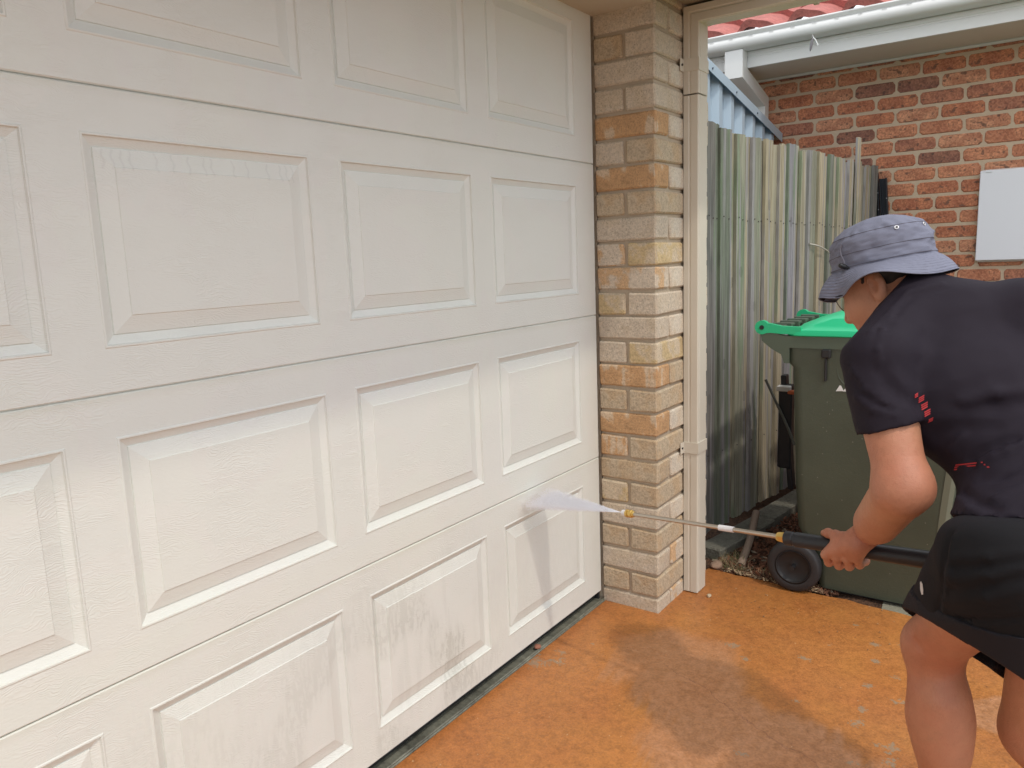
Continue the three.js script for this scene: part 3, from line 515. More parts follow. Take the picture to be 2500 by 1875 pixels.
// ---------------------------------------------------------------- bed of soil, mulch, dry grass, stick
{
  const soilTex = tex(512, 512, (u, v) => { const a = fbm(u * 8, v * 8, 8, 8, 501, 4), p = fbm(u * 70, v * 110, 70, 110, 503, 2), k = 0.35 + 1.1 * (p - 0.2) * (0.6 + a); return [0.115 * k, 0.058 * k, 0.032 * k]; }, true, 0.5, 0.5);
  const g = new THREE.PlaneGeometry(2.4, 1.1, 200, 110).rotateX(-Math.PI / 2).translate(1.66, 0, 0.62), p = g.attributes.position;
  for (let i = 0; i < p.count; i++) { const x = p.getX(i), z = p.getZ(i); p.setY(i, -0.012 + 0.03 * fbm(x * 7 + 30, z * 7 + 30, 256, 256, 505, 5) - 0.02 * sstep(0.62, 0.47, x)); }
  g.computeVertexNormals();
  struct('garden_bed', boxUV(g), std([1, 1, 1], { map: soilTex, roughness: 1, bumpMap: brickBump, bumpScale: 0.006 }), 'dark soil bed between the paling fence and the wheelie bin');
  const R = rng(61), chip = chamferBox(0.022, 0.004, 0.007, 0.0015, 0.0012, R), N = 5200, M = new THREE.InstancedMesh(chip, std([1, 1, 1], { roughness: 0.95 }), N), o = new THREE.Object3D(), c = new THREE.Color();
  for (let i = 0; i < N; i++) {
    const x = 0.49 + Math.pow(R(), 1.5) * 1.6, z = 0.24 + R() * 0.5; o.position.set(x, 0.002 + 0.016 * R() - 0.016 * sstep(0.6, 0.47, x), z); o.rotation.set((R() - 0.5) * 1.2, R() * 6.3, (R() - 0.5) * 1.2); const s = 0.45 + R() * R() * 1.8; o.scale.set(s * (0.6 + R()), s, s); o.updateMatrix(); M.setMatrixAt(i, o.matrix);
    const k = 0.3 + R() * 0.9; R() < 0.1 ? c.setRGB(0.26 * k, 0.21 * k, 0.15 * k) : c.setRGB(0.17 * k, 0.07 * k, 0.036 * k); M.setColorAt(i, c);
  }
  M.name = 'bark_mulch'; M.userData.kind = 'stuff'; M.userData.label = 'reddish brown bark mulch over the soil bed behind the bin'; M.castShadow = M.receiveShadow = true; scene.add(M);
  // dry grass and leaf litter along the slab edge
  const bl = new THREE.ConeGeometry(0.035, 1, 4, 3).translate(0, 0.5, 0); { const q = bl.attributes.position; for (let i = 0; i < q.count; i++) q.setX(i, q.getX(i) + 0.35 * q.getY(i) ** 2); }
  const NG = 620, G = new THREE.InstancedMesh(bl, std([1, 1, 1], { roughness: 0.9 }), NG);
  for (let i = 0; i < NG; i++) {
    const a = R(), b = R(), t = i < 260, x = t ? 0.5 + 0.13 * a : 0.485 + 0.05 * R() + 0.02 * a, z = t ? 0.26 + 0.1 * b : 0.25 + 0.42 * b;
    o.position.set(x, -0.004, z); o.rotation.set((R() - 0.5) * 2.2, R() * 6.3, (R() - 0.5) * 2.2); o.scale.setScalar(t ? 0.02 + 0.05 * R() : 0.012 + 0.03 * R()); o.updateMatrix(); G.setMatrixAt(i, o.matrix);
    const k = 0.6 + R() * 0.7; R() < (t ? 0.45 : 0.1) ? c.setRGB(0.16 * k, 0.17 * k, 0.07 * k) : c.setRGB(0.36 * k, 0.27 * k, 0.16 * k); G.setColorAt(i, c);
  }
  G.name = 'dry_grass'; G.userData.kind = 'stuff'; G.userData.label = 'straggly dry grass where the driveway meets the soil bed'; G.castShadow = G.receiveShadow = true; scene.add(G);
  const leaf = new THREE.SphereGeometry(0.5, 6, 4).scale(1, 0.18, 0.6), NL = 260, Lf = new THREE.InstancedMesh(leaf, std([1, 1, 1], { roughness: 0.9 }), NL);
  for (let i = 0; i < NL; i++) {
    const b = R(); let x = 0.487 + 0.055 * R() * R() - 0.03 * b, z = 0.24 + 0.45 * b; if (i > 210) { x = 0.1 + 0.36 * R(); z = 0.3 + 0.75 * R(); }
    o.position.set(x, 0.004 + 0.006 * R() * (i < 210), z); o.rotation.set((R() - 0.5) * 1.2, R() * 6.3, (R() - 0.5) * 1.2); const s = i > 210 ? 0.004 + 0.004 * R() : 0.007 + 0.016 * R(); o.scale.set(s, s, s); o.updateMatrix(); Lf.setMatrixAt(i, o.matrix);
    const k = 0.6 + 0.6 * R(); R() < 0.5 ? c.setRGB(0.42 * k, 0.31 * k, 0.19 * k) : c.setRGB(0.22 * k, 0.13 * k, 0.075 * k); Lf.setColorAt(i, c);
  }
  Lf.name = 'leaf_litter'; Lf.userData.kind = 'stuff'; Lf.userData.label = 'scattered dry leaf crumbs along the edge of the driveway'; Lf.castShadow = Lf.receiveShadow = true; scene.add(Lf);
  const stone = (label, x, y, z, s, col) => { const g = new THREE.IcosahedronGeometry(1, 2), p = g.attributes.position; for (let i = 0; i < p.count; i++) { const k = 0.75 + 0.5 * noise3(p.getX(i) * 1.4 + x * 40, p.getY(i) * 1.4 + 9, p.getZ(i) * 1.4 + z * 30); p.setXYZ(i, p.getX(i) * k * s, p.getY(i) * k * s * 0.5, p.getZ(i) * k * s * 0.8); } g.computeVertexNormals(); const m = mesh('stone', boxUV(g), std(col, { bumpMap: brickBump, bumpScale: 0.004, roughness: 0.95 }), scene); m.position.set(x, y, z); return tag(m, label, 'stone'); };
  stone('pale stone chip lying on the orange slab just below the downpipe', 0.225, 0.006, 0.335, 0.0105, [0.5, 0.4, 0.27]);
  stone('small white mortar lump against the foot of the downpipe', 0.322, 0.006, 0.268, 0.013, [0.6, 0.55, 0.46]);
  stone('brown rock beside the dry grass at the corner of the pier', 0.505, 0.012, 0.262, 0.03, [0.3, 0.2, 0.14]);
  stone('broken brick chip on the grey threshold strip', -0.452, 0.014, 0.0, 0.014, [0.3, 0.13, 0.085]);
  const st = thing('stick', 'smooth grey brown stick lying on the mulch by the edging board', 'stick');
  mesh('branch', tube([[0.55, 0.008, 0.345], [0.64, 0.034, 0.336], [0.76, 0.062, 0.318], [0.86, 0.10, 0.30], [0.92, 0.12, 0.29]], 0.0165, 20, 10), std([0.27, 0.20, 0.15], { roughness: 0.9, bumpMap: brickBump, bumpScale: 0.003 }), st);
}

// ---------------------------------------------------------------- wheelie bins
{
  const scuff = tex(512, 512, (u, v) => { const a = fbm(u * 5, v * 5, 5, 5, 521, 5), d = hash2(Math.floor(u * 256), Math.floor(v * 256), 523), s = Math.abs(Math.sin((u * 3 + v * 9 + 0.3 * a) * 6)) < 0.006 && a > 0.52; let k = 0.85 + 0.35 * (a - 0.3); let c = [0.066 * k, 0.082 * k, 0.058 * k]; if (d > 0.9992) c = [0.2, 0.21, 0.17]; if (s) c = mix3(c, [0.2, 0.2, 0.16], 0.4); return c; }, true, 0.8, 0.8);
  const body = std([1, 1, 1], { map: scuff, roughness: 0.42, bumpMap: slabBump, bumpScale: 0.0005 });
  const rimM = std([0.078, 0.105, 0.076], { roughness: 0.4 }), lidM = std([0.018, 0.50, 0.23], { roughness: 0.38 }), blk = std([0.014, 0.014, 0.016], { roughness: 0.5 });
  const tyreM = std([0.022, 0.021, 0.023], { roughness: 0.6, bumpMap: slabBump, bumpScale: 0.0006 });
  const bin = thing('wheelie_bin', 'dark green wheelie bin with bright green lid beside the timber fence', 'wheelie bin', [0.745, 0, 0.85], 'wheelie bins beside the timber fence');
  // local: x across (the visible flank is at -0.29), z from the wheels (-0.4) to the front (0.35)
  const rr = (x, z0, z1, y, r) => { const o = []; for (const [cx, cz, a0] of [[-x + r, z0 + r, Math.PI], [x - r, z0 + r, 1.5 * Math.PI], [x - r, z1 - r, 0], [-x + r, z1 - r, 0.5 * Math.PI]]) for (let k = 0; k <= 5; k++) { const a = a0 + k * Math.PI / 10; o.push([cx + r * Math.cos(a), y, cz + r * Math.sin(a)]); } return o; };
  const bodyLoops = [[0.248, -0.185, 0.222, 0.012, 0.03], [0.25, -0.19, 0.225, 0.03, 0.035], [0.253, -0.205, 0.228, 0.13, 0.04], [0.262, -0.268, 0.236, 0.24, 0.04], [0.268, -0.28, 0.246, 0.4, 0.042], [0.282, -0.296, 0.286, 0.86, 0.045], [0.286, -0.318, 0.297, 0.885, 0.045], [0.287, -0.318, 0.30, 0.938, 0.045]];
  mesh('body', smoothNormals(loft(bodyLoops.map((a) => rr(...a)), { capB: false }), 35), body, bin);
  // rim collar that sweeps back to the handle
  const side = (s) => [[-0.395, 1.0], [-0.406, 0.985], [-0.402, 0.962], [-0.37, 0.935], [-0.33, 0.912], [-0.318, 0.88], [-0.30, 0.88], [-0.30, 0.938], [0.31, 0.938], [0.325, 0.945], [0.328, 0.979], [0.30, 0.981], [-0.31, 0.981]].map(([z, y]) => [s, y, z]);
  mesh('rim', mergeGeometries([loft([side(-0.29), side(-0.272)]), loft([side(0.272), side(0.29)]), box(-0.272, 0.272, 0.938, 0.98, 0.296, 0.327, 0.004), box(-0.272, 0.272, 0.935, 0.978, -0.33, -0.305, 0.004)]), rimM, bin);
  const hbar = boxUV(new THREE.CylinderGeometry(0.016, 0.016, 0.5, 14).rotateZ(Math.PI / 2).translate(0, 0.998, -0.395));
  const ribs = []; for (let i = 0; i < 5; i++) ribs.push(box(-0.2 + i * 0.1 - 0.006, -0.2 + i * 0.1 + 0.006, 0.985, 1.022, -0.39, -0.315, 0.003));
  mesh('handle', mergeGeometries([hbar, box(-0.24, 0.24, 1.0, 1.016, -0.385, -0.33, 0.005), ...ribs]), rimM, bin);
  const lid = mesh('lid', (() => {
    const r = (x, z0, z1, y, q) => rr(x, z0, z1, y, q);
    const A = [r(0.292, -0.315, 0.335, 0.9815, 0.05), r(0.297, -0.32, 0.342, 0.985, 0.055), r(0.295, -0.318, 0.34, 0.994, 0.055), r(0.29, -0.305, 0.335, 1.004, 0.055), r(0.276, -0.28, 0.325, 1.012, 0.06), r(0.268, -0.27, 0.318, 1.022, 0.06), r(0.25, -0.215, 0.305, 1.045, 0.06), r(0.195, -0.15, 0.255, 1.066, 0.06), r(0.17, -0.13, 0.23, 1.068, 0.06)];
    const g = [smoothNormals(loft(A), 28)];
    for (const s of [-1, 1]) {      // hinge arms running back to the handle
      const P = [[-0.26, 1.004, 0.016], [-0.33, 1.006, 0.017], [-0.37, 1.012, 0.02], [-0.4, 1.013, 0.024]];
      const loopsA = P.map(([z, y, h]) => [[s * 0.292, y - h, z], [s * 0.292, y + h * 0.7, z], [s * 0.272, y + h * 0.7, z], [s * 0.272, y - h, z]]);
      g.push(loft(loopsA), boxUV(new THREE.CylinderGeometry(0.026, 0.026, 0.021, 24).rotateZ(Math.PI / 2).translate(s * 0.282, 1.0115, -0.402)));
    }
    return mergeGeometries(g);
  })(), lidM, bin);
  for (const s of [-1, 1]) mesh('hinge_pin', boxUV(new THREE.CylinderGeometry(0.008, 0.009, 0.006, 12).rotateZ(Math.PI / 2).translate(s * 0.294, 1.0115, -0.402)), blk, lid);
  // strap clip and moulded ring on the flank
  mesh('clip', mergeGeometries([box(-0.3, -0.284, 0.905, 0.937, -0.185, -0.153, 0.004), box(-0.296, -0.280, 0.82, 0.905, -0.174, -0.166, 0.003)]), blk, bin);
  mesh('moulded_ring', boxUV(new THREE.TorusGeometry(0.062, 0.0022, 6, 36).rotateY(Math.PI / 2).rotateZ(0.033).translate(-0.2815, 0.862, -0.07)), body, bin);
  mesh('front_edge', loft([[0.04, 0.214], [0.4, 0.238], [0.86, 0.278]].map(([y, z]) => { const x = -0.2515 - (y - 0.03) * 0.0367; return [[x - 0.004, y, z - 0.024], [x - 0.007, y, z - 0.004], [x, y, z + 0.010], [x + 0.01, y, z - 0.01]]; })), std([0.16, 0.175, 0.13], { roughness: 0.5 }), bin);
  mesh('foot', box(-0.235, 0.235, 0.0, 0.0115, -0.12, 0.2, 0.003), blk, bin);
  // white moulded mark, half hidden by the person's sleeve
  const mk = new THREE.Shape([[0, 0], [0.012, 0.022], [0.017, 0.022], [0.026, 0.004], [0.034, 0.016], [0.04, 0.016], [0.046, 0], [0.020, 0.002]].map(([a, b]) => new THREE.Vector2(a, b)));
  mesh('mark', boxUV(new THREE.ExtrudeGeometry(mk, { depth: 0.0012, bevelEnabled: false }).rotateY(-Math.PI / 2).scale(1, 1, 1).translate(-0.281, 0.785, -0.135)), std([0.7, 0.71, 0.7]), bin);
  const tyreProf = [[0.066, -0.022], [0.072, -0.025], [0.09, -0.025], [0.0985, -0.016], [0.1, 0], [0.0985, 0.016], [0.09, 0.025], [0.072, 0.025], [0.066, 0.022]].map(([r, t]) => new THREE.Vector2(r, t));
  const hubProf = [[0.0005, 0.008], [0.016, 0.008], [0.018, 0.005], [0.055, 0.006], [0.060, 0.019], [0.0665, 0.0245], [0.0665, -0.02], [0.0005, -0.02]].map(([r, t]) => new THREE.Vector2(r, t));
  for (const s of [-1, 1]) {
    const wgp = mesh('wheel', boxUV(new THREE.CylinderGeometry(0.009, 0.009, 0.07, 10).rotateZ(Math.PI / 2)), blk, bin); wgp.position.set(s * 0.296, 0.1, -0.262);
    mesh('tyre', boxUV(new THREE.LatheGeometry(tyreProf, 40).rotateZ(Math.PI / 2)), tyreM, wgp);
    mesh('hub', boxUV(new THREE.LatheGeometry(hubProf, 32).rotateZ(s > 0 ? -Math.PI / 2 : Math.PI / 2)), blk, wgp);
  }
  mesh('axle', boxUV(new THREE.CylinderGeometry(0.01, 0.01, 0.5, 10).rotateZ(Math.PI / 2).translate(0, 0.1, -0.262)), blk, bin);
  const b2 = bin.clone(); b2.name = numbered('wheelie_bin'); b2.position.set(1.42, 0, 1.04); scene.add(b2); tag(b2, 'second dark green wheelie bin, mostly hidden behind the first bin and the person', 'wheelie bin');

  // dark offcuts wedged between bin and fence
  const cl = thing('plastic_offcut', 'black plastic offcuts wedged between the bin and the timber fence', 'plastic offcuts', [1.10, 0, 0.365]);
  mesh('offcut', box(-0.03, 0.02, 0.3, 0.69, -0.03, 0.03, 0.006), blk, cl); const q = mesh('offcut', box(-0.02, 0.03, 0.2, 0.735, -0.012, 0.012, 0.004), blk, cl); q.rotation.x = -0.08; q.position.z = 0.045;
  mesh('wrapper', box(-0.065, -0.03, 0.665, 0.69, -0.03, 0.03, 0.004), std([0.5, 0.5, 0.47]), cl); mesh('label', box(-0.066, -0.04, 0.655, 0.672, 0.02, 0.05, 0.003), std([0.5, 0.13, 0.05]), cl);
  mesh('strap', tube([[-0.09, 0.72, -0.07], [-0.07, 0.62, -0.03], [-0.05, 0.5, 0.02], [-0.045, 0.42, 0.05]], 0.006, 14, 6), std([0.12, 0.125, 0.11]), cl);
}

// ---------------------------------------------------------------- pressure washer lance and its jet
const LN = new THREE.Vector3(-0.496, 0.554, 0.345), LD = new THREE.Vector3(-0.162, 0.0826, 0.982).normalize();   // nozzle tip, direction back to the hands
const onLance = (t) => LN.clone().addScaledVector(LD, t);
{
  const lance = thing('pressure_washer_lance', 'steel pressure washer lance with black gun body held by the person', 'pressure washer lance');
  const R = (prof, rad) => { const a = onLance(0), b = onLance(1); return boxUV(smoothNormals(rod(a.toArray(), b.toArray(), prof, rad).toNonIndexed(), 45)); };
  const steel = std([0.55, 0.5, 0.43], { metalness: 0.9, roughness: 0.32 }), brass = std([0.72, 0.5, 0.16], { metalness: 0.85, roughness: 0.3 }), blk = std([0.02, 0.022, 0.026], { roughness: 0.42 }), wht = std([0.72, 0.71, 0.72], { roughness: 0.5 });
  mesh('nozzle', R([[0, 0], [0, 0.0055], [0.003, 0.0085], [0.014, 0.009], [0.016, 0.0065], [0.018, 0.006]], 14), wht, lance);
  mesh('coupling', R([[0.016, 0.006], [0.0165, 0.0115], [0.023, 0.0115], [0.024, 0.009], [0.028, 0.009], [0.029, 0.0115], [0.036, 0.0115], [0.037, 0.0085], [0.043, 0.0085], [0.044, 0.006]], 16), brass, lance);
  mesh('wand', R([[0.042, 0.0058], [0.5, 0.0058]], 16), steel, lance);
  mesh('sleeve', R([[0.318, 0.0059], [0.318, 0.0078], [0.36, 0.0078], [0.36, 0.0059]], 16), wht, lance);
  mesh('nut', R([[0.478, 0.0059], [0.479, 0.0095], [0.484, 0.0125], [0.497, 0.0145], [0.5, 0.0145]], 6), brass, lance);
  const gun = mesh('gun_body', R([[0.5, 0.008], [0.5, 0.016], [0.502, 0.0175], [0.519, 0.0175], [0.521, 0.0155], [0.524, 0.0155], [0.527, 0.0182], [0.70, 0.0185], [0.705, 0.0195], [0.93, 0.021], [0.94, 0.012], [0.94, 0]], 10), blk, lance);
  const up = new THREE.Vector3(0, 1, 0), sidev = LD.clone().cross(up).normalize(), upv = sidev.clone().cross(LD).normalize();
  const barGeo = boxUV(new THREE.CapsuleGeometry(0.0028, 0.055, 4, 8)); barGeo.applyQuaternion(new THREE.Quaternion().setFromUnitVectors(up, LD)); const bp = onLance(0.745).addScaledVector(sidev, -0.0172); barGeo.translate(bp.x, bp.y, bp.z);
  mesh('slot_bar', barGeo, std([0.07, 0.065, 0.062], { roughness: 0.4 }), gun);
  const gr = (t, d) => onLance(t).addScaledVector(upv, -d).toArray();
  mesh('pistol_grip', smoothNormals(rod(gr(0.87, 0.005), gr(0.93, 0.13), [[0, 0.0], [0, 0.016], [0.06, 0.018], [0.125, 0.0165], [0.13, 0]], 14).toNonIndexed(), 45), blk, lance);
  mesh('trigger', tube([gr(0.84, 0.014), gr(0.85, 0.04), gr(0.872, 0.075)], 0.005, 10, 6), blk, lance);

  // the fan of water: thousands of stretched drops
  const rnd = rng(71), N = 36000, drop = new THREE.IcosahedronGeometry(1, 1), wm = new THREE.MeshStandardMaterial({ color: lin(0.86, 0.87, 0.92), roughness: 0.5 });
  const J = new THREE.InstancedMesh(drop, wm, N), o = new THREE.Object3D(), end = new THREE.Vector3(-0.452, 0.527, 0.004), dir = end.clone().sub(LN), len = dir.length(); dir.normalize();
  const lat = new THREE.Vector3(0, 1, 0).addScaledVector(dir, -dir.y).normalize(), dep = dir.clone().cross(lat).normalize(), gauss = () => (rnd() + rnd() + rnd() + rnd()) / 2 - 1;
  for (let i = 0; i < N; i++) {
    const mist = i > N * 0.8, g = gauss(), g2 = gauss(), t = mist ? 0.6 + 0.45 * rnd() : Math.pow(rnd(), 0.75) * (0.82 + 0.2 * rnd());
    const b = mist ? g2 * 0.42 : (rnd() < 0.75 ? 2 * rnd() - 1 : g2 * 1.6) * 0.21, a = mist ? g * 0.17 + 0.03 : g * 0.035 + 0.03 * (2 * rnd() - 1);
    const d = dir.clone().addScaledVector(lat, a + 0.02 + 0.16 * b).addScaledVector(dep, b).normalize();
    o.position.copy(LN).addScaledVector(d, t * len / Math.max(0.5, d.dot(dir)));
    if (o.position.z < 0.001) o.position.z = 0.002 + 0.05 * rnd() * rnd();
    o.quaternion.setFromUnitVectors(new THREE.Vector3(0, 0, 1), d);
    const s = mist ? 0.00012 + 0.00014 * rnd() : 0.00014 + 0.00015 * rnd() * (0.4 + t); o.scale.set(s, s, s * (mist ? 2 : 7 + 7 * rnd())); o.updateMatrix(); J.setMatrixAt(i, o.matrix);
  }
  J.name = 'water_jet'; J.userData.kind = 'stuff'; J.userData.label = 'white fan of water blasting from the lance nozzle onto the garage door'; J.castShadow = J.receiveShadow = true; scene.add(J);
}

// ---------------------------------------------------------------- the person
const V3 = (x, y, z) => new THREE.Vector3(x, y, z);
function surfaceNets(f, lo, hi, h) {          // mesh of f = 0
  const nx = Math.ceil((hi[0] - lo[0]) / h) + 1, ny = Math.ceil((hi[1] - lo[1]) / h) + 1, nz = Math.ceil((hi[2] - lo[2]) / h) + 1, F = new Float32Array(nx * ny * nz);
  // coarse pass skips cells far from the surface
  const B = 4; F.fill(1);
  for (let k = 0; k < nz; k += B) for (let j = 0; j < ny; j += B) for (let i = 0; i < nx; i += B) {
    const c = f(lo[0] + (i + 1.5) * h, lo[1] + (j + 1.5) * h, lo[2] + (k + 1.5) * h), far = Math.abs(c) > 3.2 * B * h;
    for (let c3 = k; c3 < Math.min(nz, k + B); c3++) for (let c2 = j; c2 < Math.min(ny, j + B); c2++) for (let c1 = i; c1 < Math.min(nx, i + B); c1++) F[(c3 * ny + c2) * nx + c1] = far ? c : f(lo[0] + c1 * h, lo[1] + c2 * h, lo[2] + c3 * h);
  }
  const id = new Int32Array(nx * ny * nz).fill(-1), P = [], I = [], E = [[0, 1], [2, 3], [4, 5], [6, 7], [0, 2], [1, 3], [4, 6], [5, 7], [0, 4], [1, 5], [2, 6], [3, 7]], v = new Float32Array(8);
  for (let k = 0; k < nz - 1; k++) for (let j = 0; j < ny - 1; j++) for (let i = 0; i < nx - 1; i++) {
    const o = (k * ny + j) * nx + i; let m = 0;
    for (let c = 0; c < 8; c++) { v[c] = F[o + (c & 1) + ((c >> 1) & 1) * nx + (c >> 2) * nx * ny]; if (v[c] < 0) m++; }
    if (m === 0 || m === 8) continue;
    let x = 0, y = 0, z = 0, n = 0;
    for (const [a, b] of E) if ((v[a] < 0) !== (v[b] < 0)) { const t = v[a] / (v[a] - v[b]); x += (a & 1) + t * ((b & 1) - (a & 1)); y += ((a >> 1) & 1) + t * (((b >> 1) & 1) - ((a >> 1) & 1)); z += (a >> 2) + t * ((b >> 2) - (a >> 2)); n++; }
    id[o] = P.length / 3; P.push(lo[0] + (i + x / n) * h, lo[1] + (j + y / n) * h, lo[2] + (k + z / n) * h);
  }
  const sx = 1, sy = nx, sz = nx * ny;
  const quad = (a, b, c, d, flip) => { if (a < 0 || b < 0 || c < 0 || d < 0) return; flip ? I.push(a, c, b, a, d, c) : I.push(a, b, c, a, c, d); };
  for (let k = 1; k < nz - 1; k++) for (let j = 1; j < ny - 1; j++) for (let i = 1; i < nx - 1; i++) {
    const o = (k * ny + j) * nx + i, s = F[o] < 0;
    if (s !== (F[o + sx] < 0)) quad(id[o - sy - sz], id[o - sz], id[o], id[o - sy], !s);
    if (s !== (F[o + sy] < 0)) quad(id[o - sx - sz], id[o - sx], id[o], id[o - sz], !s);
    if (s !== (F[o + sz] < 0)) quad(id[o - sx - sy], id[o - sy], id[o], id[o - sx], !s);
  }
  const g = new THREE.BufferGeometry(); g.setAttribute('position', new THREE.Float32BufferAttribute(P, 3)); g.setIndex(I); g.computeVertexNormals();
  return g;
}
// distance to a tapered capsule; w, s squeeze it along one axis
const cap = (a, b, r1, r2, w, s = 1) => {
  const ax = a[0], ay = a[1], az = a[2], bx = b[0] - ax, by = b[1] - ay, bz = b[2] - az, bb = bx * bx + by * by + bz * bz || 1e-9, is = 1 / s - 1, wx = w?.[0] ?? 0, wy = w?.[1] ?? 0, wz = w?.[2] ?? 0;
  return (x, y, z) => {
    let px = x - ax, py = y - ay, pz = z - az; const t = clamp((px * bx + py * by + pz * bz) / bb); px -= bx * t; py -= by * t; pz -= bz * t;
    if (is) { const q = (px * wx + py * wy + pz * wz) * is; px += wx * q; py += wy * q; pz += wz * q; }
    return Math.sqrt(px * px + py * py + pz * pz) - (r1 + (r2 - r1) * t);
  };
};
const smin = (a, b, k) => { const q = Math.max(k - Math.abs(a - b), 0) / k; return Math.min(a, b) - q * q * k * 0.25; };
const union = (L, k) => (x, y, z) => { let d = L[0](x, y, z); for (let i = 1; i < L.length; i++) d = smin(d, L[i](x, y, z), k); return d; };
const planeD = (p, n) => { const l = Math.hypot(...n), a = n.map((v) => v / l); return (x, y, z) => (x - p[0]) * a[0] + (y - p[1]) * a[1] + (z - p[2]) * a[2]; };
const mul = (a, s) => a.map((v) => v * s), add = (a, b) => a.map((v, i) => v + b[i]);

const LAT = [-0.447, 0, -0.894];                 // towards the person's left
const J = {
  pelvis: [-0.885, 0.770, 1.378], hipL: [-0.983, 0.781, 1.274], hipR: [-0.824, 0.751, 1.416], waist: [-0.735, 0.846, 1.376], chest: [-0.660, 0.992, 1.240], upper: [-0.600, 1.095, 1.178], neck: [-0.588, 1.175, 1.105],
  shL: [-0.755, 1.071, 1.058], elL: [-0.838, 0.837, 1.129], wrL: [-0.635, 0.664, 1.035], shR: [-0.575, 1.148, 1.30], elR: [-0.70, 0.93, 1.50], wrR: [-0.66, 0.66, 1.30],
  kneeL: [-0.777, 0.5, 1.188], ankL: [-0.795, 0.075, 1.239], kneeR: [-0.725, 0.345, 1.375], ankR: [-0.93, 0.09, 1.66],
};
const torsoParts = (e) => [
  cap(J.pelvis, J.waist, 0.105 + e, 0.10 + e, LAT, 1.36), cap(J.waist, J.chest, 0.10 + e, 0.112 + e, LAT, 1.34), cap(J.chest, J.upper, 0.112 + e, 0.098 + e, LAT, 1.5), cap(J.upper, J.neck, 0.082 + e, 0.056 + e, LAT, 1.15),
  cap(add(J.neck, [0.0, -0.02, 0.03]), add(J.shR, [0, -0.015, 0]), 0.058 + e, 0.066 + e), cap(J.neck, add(J.shL, [0.01, 0.005, 0.01]), 0.045 + e, 0.06 + e)];
const armL = (e, f = e) => [cap(J.shL, J.elL, 0.057 + e, 0.046 + f)];
const armR = (e) => [cap(J.shR, J.elR, 0.062 + e, 0.05 + e)];
const bodyF = union([
  ...torsoParts(-0.012), ...armL(0), ...armR(0),
  cap(add(J.elL, [0.004, 0, 0]), add(J.wrL, [-0.05, 0.045, 0.025]), 0.044, 0.041), cap(J.elL, J.wrL, 0.043, 0.032), cap(J.elR, J.wrR, 0.044, 0.028),
  cap(add(J.hipL, [0.03, -0.03, 0.03]), J.kneeL, 0.078, 0.054), cap(J.kneeL, add(J.kneeL, [-0.004, -0.15, 0.018]), 0.050, 0.0515), cap(add(J.kneeL, [-0.022, -0.10, 0.022]), add(J.kneeL, [-0.02, -0.2, 0.03]), 0.049, 0.044), cap(add(J.kneeL, [-0.004, -0.15, 0.018]), J.ankL, 0.053, 0.035),
  cap(J.hipR, J.kneeR, 0.095, 0.07), cap(J.kneeR, add(mul(J.kneeR, 0.6), mul(J.ankR, 0.4)), 0.058, 0.06), cap(add(mul(J.kneeR, 0.6), mul(J.ankR, 0.4)), J.ankR, 0.06, 0.036),
], 0.034);
const bodyFolds = (() => { const L = [cap([-0.851, 0.528, 1.160], [-0.809, 0.522, 1.224], 0, 0), cap([-0.835, 0.805, 1.165], [-0.79, 0.79, 1.20], 0, 0), cap([-0.86, 0.50, 1.19], [-0.875, 0.38, 1.20], 0, 0)], W = [[0.011, 0.006], [0.012, 0.006], [0.02, -0.004]]; return (x, y, z) => { let d = 0; for (let i = 0; i < 3; i++) { const q = L[i](x, y, z) / W[i][0]; if (q < 2.5) d += W[i][1] * Math.exp(-q * q); } return d; }; })();
const skinF = (x, y, z) => bodyF(x, y, z) + bodyFolds(x, y, z);

const personThing = thing('person', 'person in grey bucket hat, black shirt and shorts, bending to aim the lance', 'person', [-0.78, 0, 1.25]);
const PO = personThing.position;
const worn = (name, geo, mat, parent = personThing) => { geo.translate(-PO.x, -PO.y, -PO.z); return mesh(name, geo, mat, parent); };

